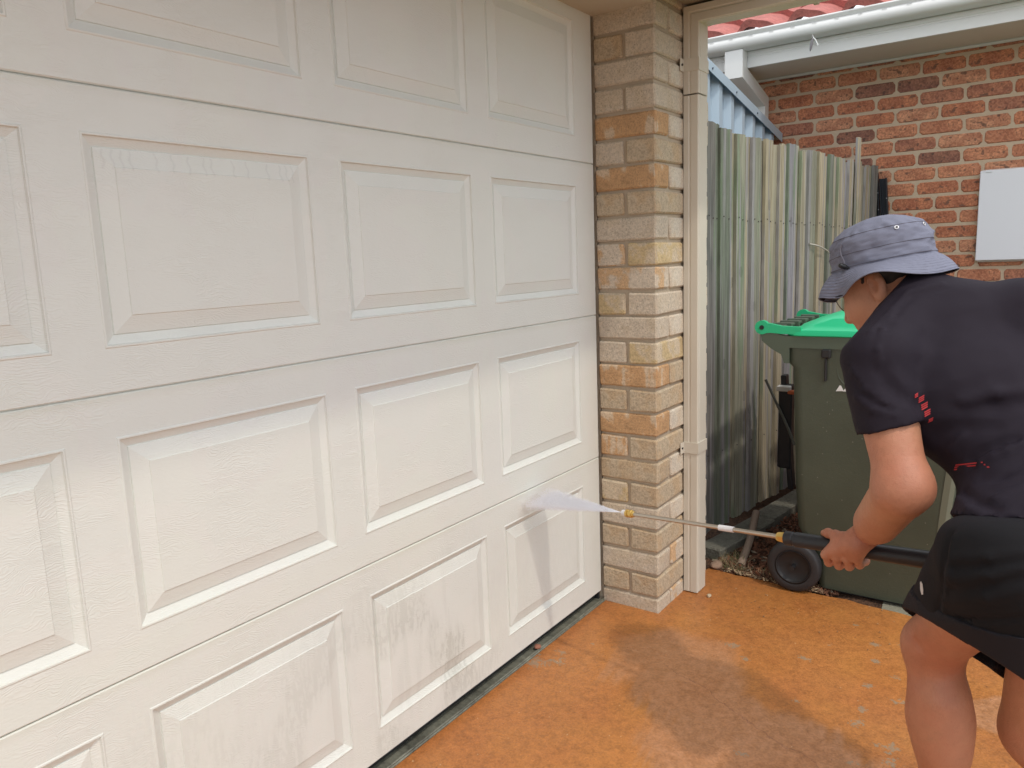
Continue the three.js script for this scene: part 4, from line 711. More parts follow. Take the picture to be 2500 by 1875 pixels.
// head frame: F out of the face, U to the crown, S to the person's left
const F = V3(0.245, -0.516, -0.819).normalize(), U = V3(0, 1, 0).addScaledVector(F, -F.y).normalize(), S = U.clone().cross(F).normalize();
const HC = V3(-0.527, 1.214, 1.036);
const hp = (f, u, s) => HC.clone().addScaledVector(F, f).addScaledVector(U, u).addScaledVector(S, s).toArray();
const ell = (f, u, s, rf, ru, rs) => { const c = hp(f, u, s); return (x, y, z) => { const a = x - c[0], b = y - c[1], d = z - c[2], pf = (a * F.x + b * F.y + d * F.z) / rf, pu = (a * U.x + b * U.y + d * U.z) / ru, ps = (a * S.x + b * S.y + d * S.z) / rs, q = Math.sqrt(pf * pf + pu * pu + ps * ps); return (q - 1) * Math.min(rf, ru, rs); }; };
const headF = (() => {
  const skull = union([ell(-0.008, 0.042, 0, 0.098, 0.09, 0.077), ell(0.045, -0.03, 0, 0.058, 0.075, 0.058), cap(hp(0.075, -0.093, 0), hp(0.07, -0.09, 0), 0.024, 0.024), cap(hp(0.0, -0.06, 0.05), hp(0.06, -0.09, 0.025), 0.02, 0.02), cap(hp(0.0, -0.06, -0.05), hp(0.06, -0.09, -0.025), 0.02, 0.02), cap(hp(0.05, -0.02, 0.04), hp(0.07, -0.025, 0.035), 0.022, 0.02), cap(hp(0.05, -0.02, -0.04), hp(0.07, -0.025, -0.035), 0.022, 0.02)], 0.04);
  const nose = union([cap(hp(0.094, 0.012, 0), hp(0.116, -0.026, 0), 0.009, 0.0125), cap(hp(0.105, -0.032, 0.011), hp(0.1, -0.032, 0.012), 0.0085, 0.0085), cap(hp(0.105, -0.032, -0.011), hp(0.1, -0.032, -0.012), 0.0085, 0.0085)], 0.01);
  const lips = union([cap(hp(0.098, -0.056, 0.016), hp(0.102, -0.055, 0), 0.006, 0.0075), cap(hp(0.098, -0.056, -0.016), hp(0.102, -0.055, 0), 0.006, 0.0075), cap(hp(0.094, -0.068, 0.014), hp(0.1, -0.068, 0), 0.006, 0.0085), cap(hp(0.094, -0.068, -0.014), hp(0.1, -0.068, 0), 0.006, 0.0085)], 0.006);
  const neck = cap(hp(-0.035, -0.045, 0), add(J.neck, [0, -0.02, 0.01]), 0.055, 0.066);
  const ear = (s) => { const o = ell(-0.012, -0.004, s * 0.077, 0.019, 0.032, 0.011), l = ell(-0.006, -0.03, s * 0.075, 0.010, 0.012, 0.008), hole = ell(-0.007, -0.002, s * 0.087, 0.010, 0.02, 0.008); return (x, y, z) => Math.max(smin(o(x, y, z), l(x, y, z), 0.01), -hole(x, y, z)); };
  const e1 = ear(1), e2 = ear(-1), nh = [1, -1].map((s) => ell(0.108, -0.042, s * 0.0075, 0.006, 0.006, 0.0038)), eyes = [1, -1].map((s) => ell(0.077, 0.006, s * 0.032, 0.012, 0.009, 0.014)), sock = [1, -1].map((s) => ell(0.098, 0.008, s * 0.033, 0.014, 0.012, 0.018));
  return (x, y, z) => {
    let d = smin(skull(x, y, z), neck(x, y, z), 0.03);
    for (const q of sock) { const c = -q(x, y, z); d = -smin(-d, -c, 0.012); }
    for (const q of eyes) d = smin(d, q(x, y, z), 0.004);
    d = smin(d, nose(x, y, z), 0.014); d = smin(d, lips(x, y, z), 0.008);
    d = smin(smin(d, e1(x, y, z), 0.006), e2(x, y, z), 0.006);
    for (const q of nh) d = Math.max(d, -q(x, y, z));
    return d;
  };
})();

// a hand gripping the lance: palm on its flank, fingers under and round, thumb on top
const sideC = V3(-0.95, 0, -0.2).addScaledVector(LD, 0).sub(LD.clone().multiplyScalar(V3(-0.95, 0, -0.2).dot(LD))).normalize();   // out of the flank that faces left of the lance
const upL = V3(0, 1, 0).sub(LD.clone().multiplyScalar(LD.y)).normalize(), fw = LD.clone().negate();
function hand(t, s, wrist) {                     // s = 1: palm on the left flank; t along the lance
  const G = onLance(t), q = (f, u, c) => G.clone().addScaledVector(fw, f).addScaledVector(upL, u).addScaledVector(sideC, c * s).toArray(), L = [];
  const flen = [0.95, 1.04, 1, 0.82];
  for (let i = 0; i < 4; i++) {
    const f = 0.036 - i * 0.0235, k = flen[i], r = 0.0098 - 0.0006 * (i === 3) , drop = [0.001, 0, 0.001, 0.004][i];
    const m = q(f, -0.014 + drop, 0.035), p1 = q(f + 0.002, -0.012 - 0.027 * k + drop, 0.019), p2 = q(f + 0.001, -0.014 - 0.022 * k, -0.014), p3 = q(f, -0.006 - 0.004 * k, -0.026);
    L.push(union([cap(m, p1, r + 0.0012, r), cap(p1, p2, r, r * 0.92), cap(p2, p3, r * 0.92, r * 0.8)], 0.006));
    L.push(cap(m, q(f * 0.6 - 0.028, 0.032, 0.036), r + 0.003, 0.017));
  }
  const th = union([cap(q(-0.022, 0.024, 0.034), q(0.016, 0.033, 0.026), 0.0155, 0.0125), cap(q(0.016, 0.033, 0.026), q(0.042, 0.029, 0.004), 0.0118, 0.0105), cap(q(0.042, 0.029, 0.004), q(0.058, 0.023, -0.010), 0.0105, 0.0085)], 0.008);
  const palm = union([cap(q(0.016, 0.0, 0.036), q(-0.03, 0.028, 0.038), 0.017, 0.021), cap(q(-0.03, -0.004, 0.036), q(-0.035, 0.024, 0.038), 0.016, 0.021), cap(q(-0.034, 0.027, 0.039), wrist, 0.025, 0.0325)], 0.022);
  const fing = (x, y, z) => { let d = palm(x, y, z); for (const e of L) d = smin(d, e(x, y, z), 0.004); return smin(d, th(x, y, z), 0.008); };
  const c = G.toArray(); return surfaceNets(fing, c.map((v) => v - 0.1), c.map((v) => v + 0.115), 0.003);
}
function tint(g, f) { const p = g.attributes.position, c = new Float32Array(p.count * 3); for (let i = 0; i < p.count; i++) { const v = f(p.getX(i), p.getY(i), p.getZ(i)); c.set(v, i * 3); } g.setAttribute('color', new THREE.BufferAttribute(c, 3)); return g; }
const ball = (c, r) => (x, y, z) => Math.exp(-((x - c[0]) ** 2 + (y - c[1]) ** 2 + (z - c[2]) ** 2) / (r * r));
{
  const skinTone = (() => { const el = ball(add(J.elL, [-0.03, -0.02, 0.03]), 0.075), kn = ball(add(J.kneeL, [-0.05, 0, 0.02]), 0.08), er = ball(hp(-0.01, -0.005, 0.08), 0.03), nsx = ball(hp(0.12, -0.03, 0), 0.03), lip = ball(hp(0.104, -0.061, 0), 0.017), hd = ball(onLance(0.65).toArray(), 0.09);
    return (x, y, z) => { const n = noise3(x * 26, y * 26, z * 26), m = noise3(x * 80 + 5, y * 80, z * 80), n2 = noise3(x * 9 + 3, y * 9, z * 9); let r = clamp(0.12 + 0.32 * el(x, y, z) + 0.25 * kn(x, y, z) + 0.5 * er(x, y, z) + 0.35 * nsx(x, y, z) + 0.2 * hd(x, y, z) + 0.9 * (n2 - 0.42) + 0.5 * (n - 0.5)); const l = lip(x, y, z); const c = mix3([0.50, 0.238, 0.137], [0.41, 0.145, 0.082], r).map((v) => v * (0.94 + 0.12 * m)); return mix3(c, [0.45, 0.15, 0.12], 0.6 * l); }; })();
  const parts = [surfaceNets(skinF, [-1.16, 0.03, 0.94], [-0.42, 1.21, 1.78], 0.008), surfaceNets(headF, [-0.70, 1.06, 0.87], [-0.42, 1.38, 1.18], 0.0038), hand(0.652, 1, J.wrL), hand(0.905, -1, J.wrR)];
  const skinTex = tex(512, 512, (u, v) => 0.5 * fbm(u * 110, v * 110, 110, 110, 601, 2) + 0.5 * fbm(u * 24, v * 24, 24, 24, 603, 3), false, 0.12, 0.12);
  const strokes = [...Array(420)].map((_, i) => [hash2(i, 1, 631), hash2(i, 2, 631), (hash2(i, 3, 631) - 0.5) * 0.9, 0.02 + 0.03 * hash2(i, 4, 631)]), hair = new Float32Array(512 * 512);
  for (const [a, b, t, l] of strokes) for (let k = 0; k < 30; k++) { const q = k / 29, x = Math.floor((((a + Math.sin(t) * l * q + 0.004 * q * q) % 1) + 1) % 1 * 512), y = Math.floor((((b - Math.cos(t) * l * q) % 1) + 1) % 1 * 512); hair[y * 512 + x] = 1 - 0.5 * q; }
  const skinMap = tex(512, 512, (u, v) => { const m = fbm(u * 9, v * 9, 9, 9, 605, 4), p = fbm(u * 40, v * 40, 40, 40, 607, 3), h = 1 - 0.22 * hair[Math.floor(v * 512) * 512 + Math.floor(u * 512)], k = (0.86 + 0.28 * m * 0.6 + 0.14 * p) * h; return [k * 1.0, k * (0.9 + 0.16 * (1 - m) * 0.9), k * (0.9 + 0.14 * (1 - m))]; }, true, 0.16, 0.16);
  const skin = new THREE.MeshPhysicalMaterial({ map: skinMap, color: 0xffffff, vertexColors: true, roughness: 0.52, bumpMap: skinTex, bumpScale: 0.0007, sheen: 0.25, sheenColor: lin(0.6, 0.3, 0.2), sheenRoughness: 0.5 });
  worn('body', boxUV(tint(mergeGeometries(parts), skinTone)), skin);
}
// clothes
const foldF = (list) => { const L = list.map(([a, b, w, amp]) => [cap(a, b, 0, 0), w, amp]); return (x, y, z) => { let d = 0; for (const [f, w, a] of L) { const q = f(x, y, z) / w; if (q < 2.6) d += a * Math.exp(-q * q); } return d; }; };
const weave = tex(256, 256, (u, v) => 0.5 + 0.25 * Math.sin(u * 2 * Math.PI * 64) * Math.sin(v * 2 * Math.PI * 64) + 0.25 * (fbm(u * 60, v * 60, 60, 60, 611, 2) - 0.5), false, 0.05, 0.05);
const cloth = (c, o = {}) => new THREE.MeshPhysicalMaterial({ color: lin(...c), roughness: 0.72, bumpMap: weave, bumpScale: 0.0008, sheen: 0.12, specularIntensity: 0.35, sheenColor: lin(0.16, 0.15, 0.26), sheenRoughness: 0.45, ...o });
const RT = [0.578, -0.037, 0.815], UP = [0.153, 0.986, -0.064], AW = [0.802, -0.161, -0.576];
const dirn = (r, u, a) => [0, 1, 2].map((i) => r * RT[i] + u * UP[i] + a * AW[i]);
// folds of the cloth: [from, to, width, height]; valleys have a negative height
const SHIRT_FOLDS = [[[-0.788, 1.133, 1.049], [-0.714, 1.171, 1.074], 0.005, 0.0045], [[-0.714, 1.171, 1.074], [-0.670, 1.203, 1.096], 0.005, 0.0045], [[-0.670, 1.203, 1.096], [-0.640, 1.218, 1.154], 0.005, 0.0045], [[-0.801, 1.127, 1.061], [-0.728, 1.163, 1.086], 0.006, -0.003], [[-0.728, 1.163, 1.086], [-0.679, 1.196, 1.107], 0.006, -0.003], [[-0.679, 1.196, 1.107], [-0.651, 1.209, 1.163], 0.006, -0.003], [[-0.721, 1.167, 1.081], [-0.780, 1.139, 1.071], 0.006, 0.0055], [[-0.780, 1.139, 1.071], [-0.817, 1.103, 1.070], 0.006, 0.0055], [[-0.817, 1.103, 1.070], [-0.827, 1.065, 1.077], 0.006, 0.0055], [[-0.762, 1.146, 1.078], [-0.814, 1.111, 1.067], 0.01, -0.004], [[-0.828, 1.061, 1.078], [-0.835, 1.035, 1.095], 0.013, -0.0075], [[-0.835, 1.035, 1.095], [-0.832, 1.016, 1.117], 0.013, -0.0075], [[-0.832, 1.016, 1.117], [-0.815, 0.996, 1.143], 0.013, -0.0075], [[-0.816, 1.060, 1.025], [-0.837, 1.024, 1.053], 0.007, 0.005], [[-0.837, 1.024, 1.053], [-0.848, 1.001, 1.092], 0.007, 0.005], [[-0.824, 1.041, 1.031], [-0.844, 1.010, 1.062], 0.007, -0.0045], [[-0.844, 1.010, 1.062], [-0.850, 0.990, 1.100], 0.007, -0.0045], [[-0.831, 1.006, 1.037], [-0.851, 0.988, 1.071], 0.007, 0.0045], [[-0.851, 0.988, 1.071], [-0.850, 0.980, 1.114], 0.007, 0.0045], [[-0.833, 0.943, 1.316], [-0.840, 0.931, 1.293], 0.008, 0.013], [[-0.840, 0.931, 1.293], [-0.841, 0.918, 1.272], 0.008, 0.013], [[-0.841, 0.918, 1.272], [-0.838, 0.906, 1.253], 0.008, 0.013], [[-0.824, 0.950, 1.303], [-0.829, 0.938, 1.279], 0.008, -0.012], [[-0.829, 0.938, 1.279], [-0.830, 0.924, 1.258], 0.008, -0.012], [[-0.827, 0.901, 1.237], [-0.830, 0.917, 1.252], 0.01, -0.01], [[-0.870, 0.918, 1.319], [-0.888, 0.896, 1.285], 0.014, -0.006], [[-0.888, 0.896, 1.285], [-0.875, 0.886, 1.260], 0.014, -0.006], [[-0.869, 0.841, 1.223], [-0.954, 0.850, 1.247], 0.007, 0.008], [[-0.954, 0.850, 1.247], [-0.981, 0.849, 1.269], 0.007, 0.008], [[-0.869, 0.853, 1.230], [-0.948, 0.861, 1.258], 0.009, -0.007], [[-0.948, 0.861, 1.258], [-0.975, 0.863, 1.286], 0.009, -0.007], [[-0.773, 1.028, 1.309], [-0.790, 1.024, 1.266], 0.012, 0.006], [[-0.790, 1.024, 1.266], [-0.802, 1.008, 1.216], 0.012, 0.006], [[-0.784, 1.007, 1.311], [-0.796, 1.002, 1.268], 0.014, -0.006], [[-0.796, 1.002, 1.268], [-0.807, 0.989, 1.224], 0.014, -0.006], [[-0.799, 0.940, 1.179], [-0.811, 0.962, 1.219], 0.014, -0.005], [[-0.811, 0.962, 1.219], [-0.812, 0.967, 1.270], 0.014, -0.005], [[-0.804, 0.911, 1.201], [-0.811, 0.947, 1.220], 0.007, 0.005], [[-0.939, 0.894, 1.323], [-0.954, 0.874, 1.284], 0.01, 0.006], [[-0.989, 0.867, 1.326], [-1.040, 0.858, 1.285], 0.012, -0.005]];
const SHORT_FOLDS = [[[-1.059, 0.795, 1.236], [-1.090, 0.817, 1.285], 0.008, 0.005], [[-1.090, 0.817, 1.285], [-1.090, 0.832, 1.331], 0.008, 0.005], [[-1.063, 0.780, 1.237], [-1.094, 0.803, 1.286], 0.008, -0.004], [[-1.094, 0.803, 1.286], [-1.094, 0.823, 1.332], 0.008, -0.004], [[-1.061, 0.760, 1.235], [-1.096, 0.790, 1.287], 0.008, 0.005], [[-1.096, 0.790, 1.287], [-1.098, 0.813, 1.333], 0.008, 0.005], [[-1.043, 0.732, 1.229], [-1.096, 0.772, 1.288], 0.008, -0.004], [[-1.096, 0.772, 1.288], [-1.101, 0.799, 1.334], 0.008, -0.004], [[-1.021, 0.701, 1.227], [-1.092, 0.750, 1.288], 0.008, 0.005], [[-1.092, 0.750, 1.288], [-1.103, 0.780, 1.335], 0.008, 0.005], [[-1.035, 0.825, 1.229], [-1.044, 0.788, 1.223], 0.006, -0.006], [[-1.044, 0.788, 1.223], [-1.037, 0.742, 1.221], 0.006, -0.006], [[-1.037, 0.742, 1.221], [-0.989, 0.666, 1.213], 0.006, -0.006], [[-1.045, 0.826, 1.236], [-1.060, 0.768, 1.233], 0.006, 0.004], [[-1.060, 0.768, 1.233], [-1.001, 0.676, 1.220], 0.006, 0.004], [[-0.983, 0.654, 1.212], [-1.032, 0.680, 1.248], 0.005, -0.007], [[-1.032, 0.680, 1.248], [-1.075, 0.708, 1.290], 0.005, -0.007], [[-1.075, 0.708, 1.290], [-1.091, 0.731, 1.337], 0.005, -0.007]];
// a small printed shape pressed onto the cloth along a fixed direction: outline pts (metres along u, v) round c
function patch(f, c, u, v, pts, lift, n = [-0.85, 0.27, 0.45]) {
  const N = V3(...n).normalize();
  return polys([pts.map(([a, b]) => { const p = V3(...c).add(V3(...u).multiplyScalar(a)).add(V3(...v).multiplyScalar(b)).addScaledVector(N, 0.06); for (let i = 0; i < 60; i++) { const d = f(p.x, p.y, p.z); if (d < 0.0003) break; p.addScaledVector(N, -d * 0.5); } return p.addScaledVector(N, lift).toArray(); })]);
}
let shirtF, shortsF;
{
  const fold = foldF(SHIRT_FOLDS);
  const torso = union([...torsoParts(0.010), cap(J.pelvis, J.waist, 0.136, 0.108, LAT, 1.32)], 0.035), slL = union([cap(J.shL, J.elL, 0.067, 0.0575)], 0.03), slR = union(armR(0.012), 0.03);
  const cuffL = planeD([-0.769, 0.945, 1.091], dirn(0.28, -0.96, -0.05)), cuffR = planeD(add(mul(J.shR, 0.45), mul(J.elR, 0.55)), add(J.elR, mul(J.shR, -1)));
  const hem = planeD([-0.86, 0.806, 1.27], dirn(-0.06, -0.98, -0.12)), neckCut = planeD([-0.612, 1.178, 1.038], dirn(-0.72, 0.66, 0.22));
  shirtF = (x, y, z) => {
    const a = Math.max(slL(x, y, z), cuffL(x, y, z)), b = Math.max(slR(x, y, z), cuffR(x, y, z));
    let d = smin(smin(torso(x, y, z), a, 0.014), b, 0.03);
    d += 0.0045 * (noise3(x * 11 + 4, y * 16, z * 11) - 0.5) + 0.003 * (noise3(x * 30, y * 42 + 7, z * 30) - 0.5) - fold(x, y, z);
    return Math.max(d, hem(x, y, z) + 0.004 * Math.sin(x * 30 + z * 24), neckCut(x, y, z));
  };
  const shirt = worn('shirt', boxUV(surfaceNets(shirtF, [-1.14, 0.72, 0.93], [-0.42, 1.29, 1.62], 0.0055)), cloth([0.018, 0.0135, 0.021]));
  // red print down the side seam and low on the back
  const red = std([0.45, 0.03, 0.035], { roughness: 0.7 }), G = [];
  const PRINT = [[-0.808, 1.014, 1.140, 0.75], [-0.803, 1.007, 1.148, 1.05], [-0.804, 0.994, 1.154, 1.15], [-0.805, 0.981, 1.159, 1.1], [-0.803, 0.967, 1.165, 0.7]], BACK = [[-0.842, 0.893, 1.246]];
  PRINT.forEach(([x, y, z, w]) => { for (let k = -1; k <= 1; k++) G.push(patch(shirtF, [x, y, z], RT, UP, [[-0.0052, -0.0050 + k * 0.0042], [0.0052, 0.0012 + k * 0.0042], [0.0052, 0.0042 + k * 0.0042], [-0.0052, -0.0020 + k * 0.0042]].map(([a, b]) => [a * w * 0.85, b * w * 0.85]), 0.0016)); });
  BACK.forEach(([x, y, z]) => { for (let k = 0; k < 3; k++) G.push(patch(shirtF, [x, y, z], RT, UP, [[-0.013, -0.0045 + k * 0.0042], [0.012 - k * 0.003, 0.0005 + k * 0.0042], [0.012 - k * 0.003, 0.003 + k * 0.0042], [-0.013, -0.002 + k * 0.0042]], 0.0025)); });
  if (G.length) for (const g of G) worn('red_print', g, red, shirt);
}
{
  const fold = foldF(SHORT_FOLDS);
  const hipsF = union([cap(J.pelvis, add(J.waist, [0, -0.02, 0]), 0.118, 0.100, LAT, 1.36), cap(add(J.hipL, [0.02, -0.015, 0.03]), add(add(mul(J.hipL, 0.1), mul(J.kneeL, 0.9)), [0.012, -0.01, 0.018]), 0.106, 0.094), cap(add(J.hipL, [-0.01, 0.0, 0.05]), add(J.hipL, [0.07, -0.25, 0.075]), 0.110, 0.092), cap(J.hipR, add(mul(J.hipR, 0.25), mul(J.kneeR, 0.75)), 0.112, 0.102)], 0.028);
  const hemL = planeD([-0.835, 0.548, 1.234], dirn(-0.57, -0.82, 0.0)), top = planeD([-0.96, 0.842, 1.25], dirn(-0.02, 0.98, 0.05));
  const slit = cap([-1.0, 0.636, 1.213], [-1.006, 0.678, 1.209], 0.013, 0.002);
  shortsF = (x, y, z) => {
    let d = hipsF(x, y, z); d += 0.004 * (noise3(x * 14, y * 20, z * 14) - 0.5) - fold(x, y, z);
    const h = hemL(x, y, z);
    if (h > -0.045) d = Math.max(d, -(d + 0.012));
    return Math.max(-smin(-d, -top(x, y, z), 0.03), h, -slit(x, y, z));
  };
  const base = (x, y, z) => hipsF(x, y, z) + 0.004 * (noise3(x * 14, y * 20, z * 14) - 0.5);
  const bandF = (x, y, z) => { const d = base(x, y, z) - 0.0035, h = hemL(x, y, z); return Math.max(d, -(d + 0.012), h - 0.004, (x + 1.0) * UP[0] + (y - 0.672) * UP[1] + (z - 1.213) * UP[2], -((x + 0.995) * RT[0] + (y - 0.66) * RT[1] + (z - 1.219) * RT[2])); };
  const shorts = worn('shorts', boxUV(surfaceNets(shortsF, [-1.2, 0.42, 0.98], [-0.5, 0.95, 1.72], 0.0055)), cloth([0.010, 0.0095, 0.011], { roughness: 0.8 }));
  worn('hem_panel', boxUV(surfaceNets(bandF, [-1.2, 0.42, 1.05], [-0.5, 0.8, 1.6], 0.0045)), cloth([0.0165, 0.0155, 0.0195], { roughness: 0.75 }), shorts);
  worn('logo', mergeGeometries([patch(shortsF, [-0.966, 0.692, 1.181], RT, UP, [[-0.004, 0.009], [-0.001, 0.012], [0.003, 0.008], [0.005, -0.003], [0.004, -0.011], [0.0, -0.012], [-0.003, -0.004]], 0.002, [-0.93, 0.25, 0.0])]), std([0.6, 0.58, 0.58], { roughness: 0.4 }), shorts);
}
// shoes
for (const [a, h] of [[J.ankL, [0.75, -0.66]], [J.ankR, [0.6, -0.8]]]) {
  const toe = [a[0] + h[0] * 0.17, 0.045, a[2] + h[1] * 0.17], heel = [a[0] - h[0] * 0.05, 0.05, a[2] - h[1] * 0.05];
  const up = union([cap(heel, toe, 0.04, 0.036), cap(a, [a[0] + h[0] * 0.06, 0.06, a[2] + h[1] * 0.06], 0.044, 0.045)], 0.03), floor = planeD([0, 0.004, 0], [0, -1, 0]);
  const s = worn('shoe', boxUV(surfaceNets((x, y, z) => Math.max(up(x, y, z), floor(x, y, z)), [a[0] - 0.26, -0.02, a[2] - 0.28], [a[0] + 0.26, 0.18, a[2] + 0.2], 0.007)), std([0.03, 0.03, 0.034], { roughness: 0.8 }));
}
// bucket hat
{
  const Fh0 = F.clone(), tilt = 0.33, Uh = U.clone().multiplyScalar(Math.cos(tilt)).addScaledVector(F, -Math.sin(tilt)).normalize(), Fh = F.clone().addScaledVector(Uh, -F.dot(Uh)).normalize(), Sh = Uh.clone().cross(Fh);
  const B = HC.clone().addScaledVector(Uh, 0.045).addScaledVector(Fh, 0.004);
  const at = (f, u, s) => B.clone().addScaledVector(Fh, f).addScaledVector(Uh, u).addScaledVector(Sh, s);
  const RF = 0.112, RS = 0.097, NA = 120;
  const crownR = (t) => (t < 0.35 ? 1.0 - 0.025 * (t / 0.35) : 0.975 * Math.sqrt(Math.max(0, 1 - ((t - 0.35) / 0.65) ** 2.1)));   // share of the band radius at height t
  const H = 0.107;
  const crownP = (phi, t) => { const k = crownR(t), n = noise3(Math.cos(phi) * 3 + 5, t * 7, Math.sin(phi) * 3 + 5) - 0.5, w = t > 0.02 && t < 0.98 ? 0.009 * n + 0.004 * (noise3(Math.cos(phi) * 8, t * 16, Math.sin(phi) * 8 + 3) - 0.5) + 0.0015 * Math.sin(phi * 23 + t * 9) * (sstep(0.55, 0.7, t) * sstep(0.85, 0.7, t)) : 0; return at(Math.cos(phi) * (RF * k + w), H * t - 0.012 * t * t * 0, Math.sin(phi) * (RS * k + w)); };
  const fabric = cloth([0.19, 0.20, 0.265], { specularIntensity: 0.6, sheen: 0.2, sheenColor: lin(0.4, 0.4, 0.5), roughness: 0.75 }), dark = cloth([0.028, 0.027, 0.033], { sheen: 0.1 });
  const gridGeo = (f, n, m, u0 = 1, v0 = 1) => { const P = [], I = [], UV = []; for (let j = 0; j <= m; j++) for (let i = 0; i <= n; i++) { const p = f(i / n, j / m); P.push(p.x, p.y, p.z); UV.push(i / n * u0, j / m * v0); } for (let j = 0; j < m; j++) for (let i = 0; i < n; i++) { const a = j * (n + 1) + i; I.push(a, a + 1, a + n + 2, a, a + n + 2, a + n + 1); } const g = new THREE.BufferGeometry(); g.setAttribute('position', new THREE.Float32BufferAttribute(P, 3)); g.setAttribute('uv', new THREE.Float32BufferAttribute(UV, 2)); g.setIndex(I); g.computeVertexNormals(); return g; };
  const hat = worn('hat', gridGeo((u, v) => crownP(u * 2 * Math.PI, v), NA, 60, 0.65, 0.16), fabric);
  // brim: drops away from the band, waves along its edge
  const brimP = (phi, v, dz = 0) => {
    const s = Math.sin(phi), c = Math.cos(phi);          // c = 1 at the face, s = 1 at the person's left
    const gs = (a, w) => { let d = Math.abs(phi - a); d = Math.min(d, 2 * Math.PI - d); return Math.exp(-d * d / (w * w)); }, ang = 0.58 + 0.62 * gs(1.18, 0.34) - 0.25 * gs(1.85, 0.34) + 0.24 * gs(2.6, 0.5) + 1.05 * gs(4.15, 0.75) + 0.8 * gs(0.1, 0.55) + 0.03 * Math.sin(phi * 5), L = 0.062 * v * (1 - 0.32 * gs(4.15, 0.8)), bend = ang * (0.6 + 0.4 * v);
    const out = L * Math.cos(bend), dn = L * Math.sin(bend); return at(c * (RF + out), -dn - dz, s * (RS + out));
  };
  const stitch = tex(512, 256, (u, v) => 0.55 + 0.22 * Math.cos(v * 2 * Math.PI * 9) + 0.5 * (fbm(u * 60, v * 26, 60, 26, 621, 3) - 0.5), false);
  const brimMat = cloth([0.2, 0.21, 0.275], { bumpMap: stitch, bumpScale: 0.003, sheen: 0.3, sheenColor: lin(0.4, 0.4, 0.5), roughness: 0.75 });
  worn('brim', gridGeo((u, v) => brimP(u * 2 * Math.PI, v), NA, 20, 2, 1), brimMat, hat);
  worn('brim_lining', gridGeo((u, v) => brimP(u * 2 * Math.PI, v, 0.0022), NA, 16, 2, 1), dark, hat);
  const ringAt = (t, off = 0.0008) => { const P = []; for (let i = 0; i < 90; i++) { const phi = i / 90 * 2 * Math.PI, p = crownP(phi, t), o = at(0, H * t, 0); P.push(p.add(p.clone().sub(o).normalize().multiplyScalar(off))); } return new THREE.CatmullRomCurve3(P, true); };
  for (const t of [0.035, 0.30, 0.66]) worn('seam', boxUV(new THREE.TubeGeometry(ringAt(t, 0), 180, 0.0008, 5, true)), cloth([0.11, 0.105, 0.13]), hat);
  worn('brim_edge', boxUV(new THREE.TubeGeometry(new THREE.CatmullRomCurve3([...Array(90)].map((_, i) => brimP(i / 90 * 2 * Math.PI, 1, 0.001)), true), 200, 0.0014, 5, true)), brimMat, hat);
  const metal = std([0.6, 0.6, 0.62], { metalness: 0.7, roughness: 0.3 }), blk = std([0.012, 0.013, 0.015], { roughness: 0.35 });
  const onCrown = (phi, t, off) => { const p = crownP(phi, t), e = 0.02, a = crownP(phi + e, t).sub(p), b = crownP(phi, t + e).sub(p), n = a.cross(b).normalize(); if (n.dot(p.clone().sub(at(0, H * 0.3, 0))) < 0) n.negate(); return [p.addScaledVector(n, off), n]; };
  for (const phi of [2.35, 3.15]) {
    const [p, n] = onCrown(phi, 0.60, 0.001), q = new THREE.Quaternion().setFromUnitVectors(V3(0, 0, 1), n);
    worn('eyelet', boxUV(new THREE.TorusGeometry(0.0036, 0.0013, 8, 20).applyQuaternion(q).translate(p.x, p.y, p.z)), metal, hat);
    worn('eyelet_hole', boxUV(new THREE.CylinderGeometry(0.0027, 0.0027, 0.0012, 14).rotateX(Math.PI / 2).applyQuaternion(q).translate(p.x, p.y, p.z)), blk, hat);
  }
  const CPHI = 1.15; 
  const cordPts = [0.52, 0.42, 0.3, 0.18, 0.1].map((t, i) => onCrown(CPHI + [0.06, 0.03, 0.05, 0.09, 0.1][i], t, [0.001, 0.004, 0.006, 0.006, 0.005][i])[0]);
  worn('cord', boxUV(new THREE.TubeGeometry(new THREE.CatmullRomCurve3(cordPts), 24, 0.0016, 6)), cloth([0.17, 0.165, 0.2]), hat);
  const [tp, tn] = onCrown(CPHI + 0.1, 0.03, 0.009), tq = new THREE.Quaternion().setFromUnitVectors(V3(0, 1, 0), V3(0.5, -0.35, 0.75).normalize());
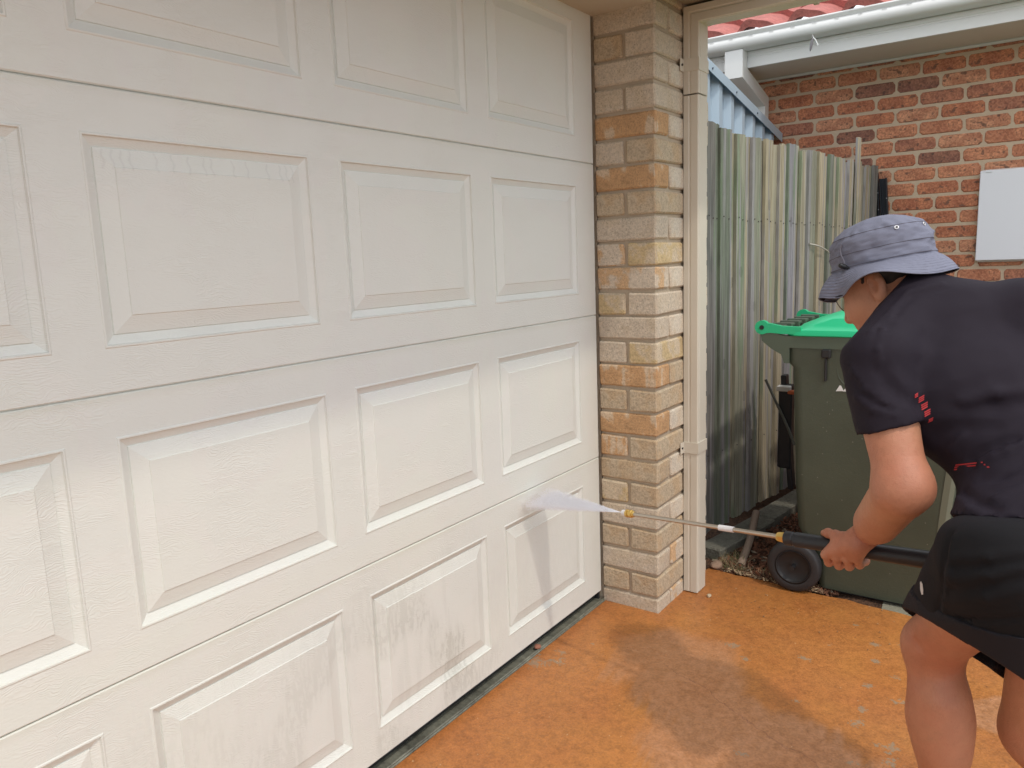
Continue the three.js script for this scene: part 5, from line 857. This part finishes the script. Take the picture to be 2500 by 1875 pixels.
  worn('toggle', mergeGeometries([boxUV(new THREE.CapsuleGeometry(0.0058, 0.009, 5, 12).applyQuaternion(tq).translate(tp.x, tp.y, tp.z)), boxUV(new THREE.CylinderGeometry(0.0042, 0.0042, 0.008, 12).applyQuaternion(tq).translate(tp.x + 0.006, tp.y - 0.004, tp.z + 0.009))]), blk, hat);
  // hair under the brim, glasses
  const hairF = (() => { const s = ell(-0.018, 0.04, 0, 0.097, 0.088, 0.079), up1 = planeD(hp(0, 0.06, 0), U.toArray()), fr = planeD(hp(0.028, 0, 0), F.toArray()), lo = planeD(hp(0, -0.018, 0), mul(U.toArray(), -1)), e = [ell(-0.004, -0.006, 0.085, 0.026, 0.03, 0.026), ell(-0.004, -0.006, -0.085, 0.026, 0.03, 0.026)]; return (x, y, z) => { const n = noise3(x * 120, y * 120, z * 120) * 0.003; return Math.max(s(x, y, z) - n, up1(x, y, z), fr(x, y, z), lo(x, y, z), -e[0](x, y, z), -e[1](x, y, z)); }; })();
  worn('hair', boxUV(surfaceNets(hairF, [-0.70, 1.06, 0.87], [-0.40, 1.38, 1.18], 0.004)), std([0.016, 0.011, 0.008], { roughness: 0.6 }));
  const wire = std([0.25, 0.24, 0.22], { metalness: 0.9, roughness: 0.3 }), gl = [];
  const lens = (s) => [...Array(24)].map((_, i) => { const a = i / 24 * 2 * Math.PI; return V3(...hp(0.101 - 0.006 * Math.abs(Math.cos(a)), 0.008 + 0.019 * Math.sin(a), s * (0.034 + 0.026 * Math.cos(a)))); });
  for (const s of [1, -1]) { gl.push(boxUV(new THREE.TubeGeometry(new THREE.CatmullRomCurve3(lens(s), true), 48, 0.0012, 6, true)), tube([hp(0.094, 0.02, s * 0.06), hp(0.075, 0.022, s * 0.070), hp(0.0, 0.024, s * 0.08), hp(-0.02, 0.015, s * 0.079)], 0.0012, 16, 6)); }
  gl.push(tube([hp(0.1, 0.014, 0.009), hp(0.104, 0.017, 0), hp(0.1, 0.014, -0.009)], 0.0012, 8, 6));
  const glasses = worn('glasses', mergeGeometries(gl), wire);
  for (const s of [1, -1]) { const P = lens(s); worn('lens', polys([P.map((p) => p.toArray())]), new THREE.MeshPhysicalMaterial({ color: lin(0.9, 0.97, 0.92), roughness: 0.05, transmission: 1, thickness: 0, ior: 1.5 }), glasses); }
}

renderer.render(scene, camera);
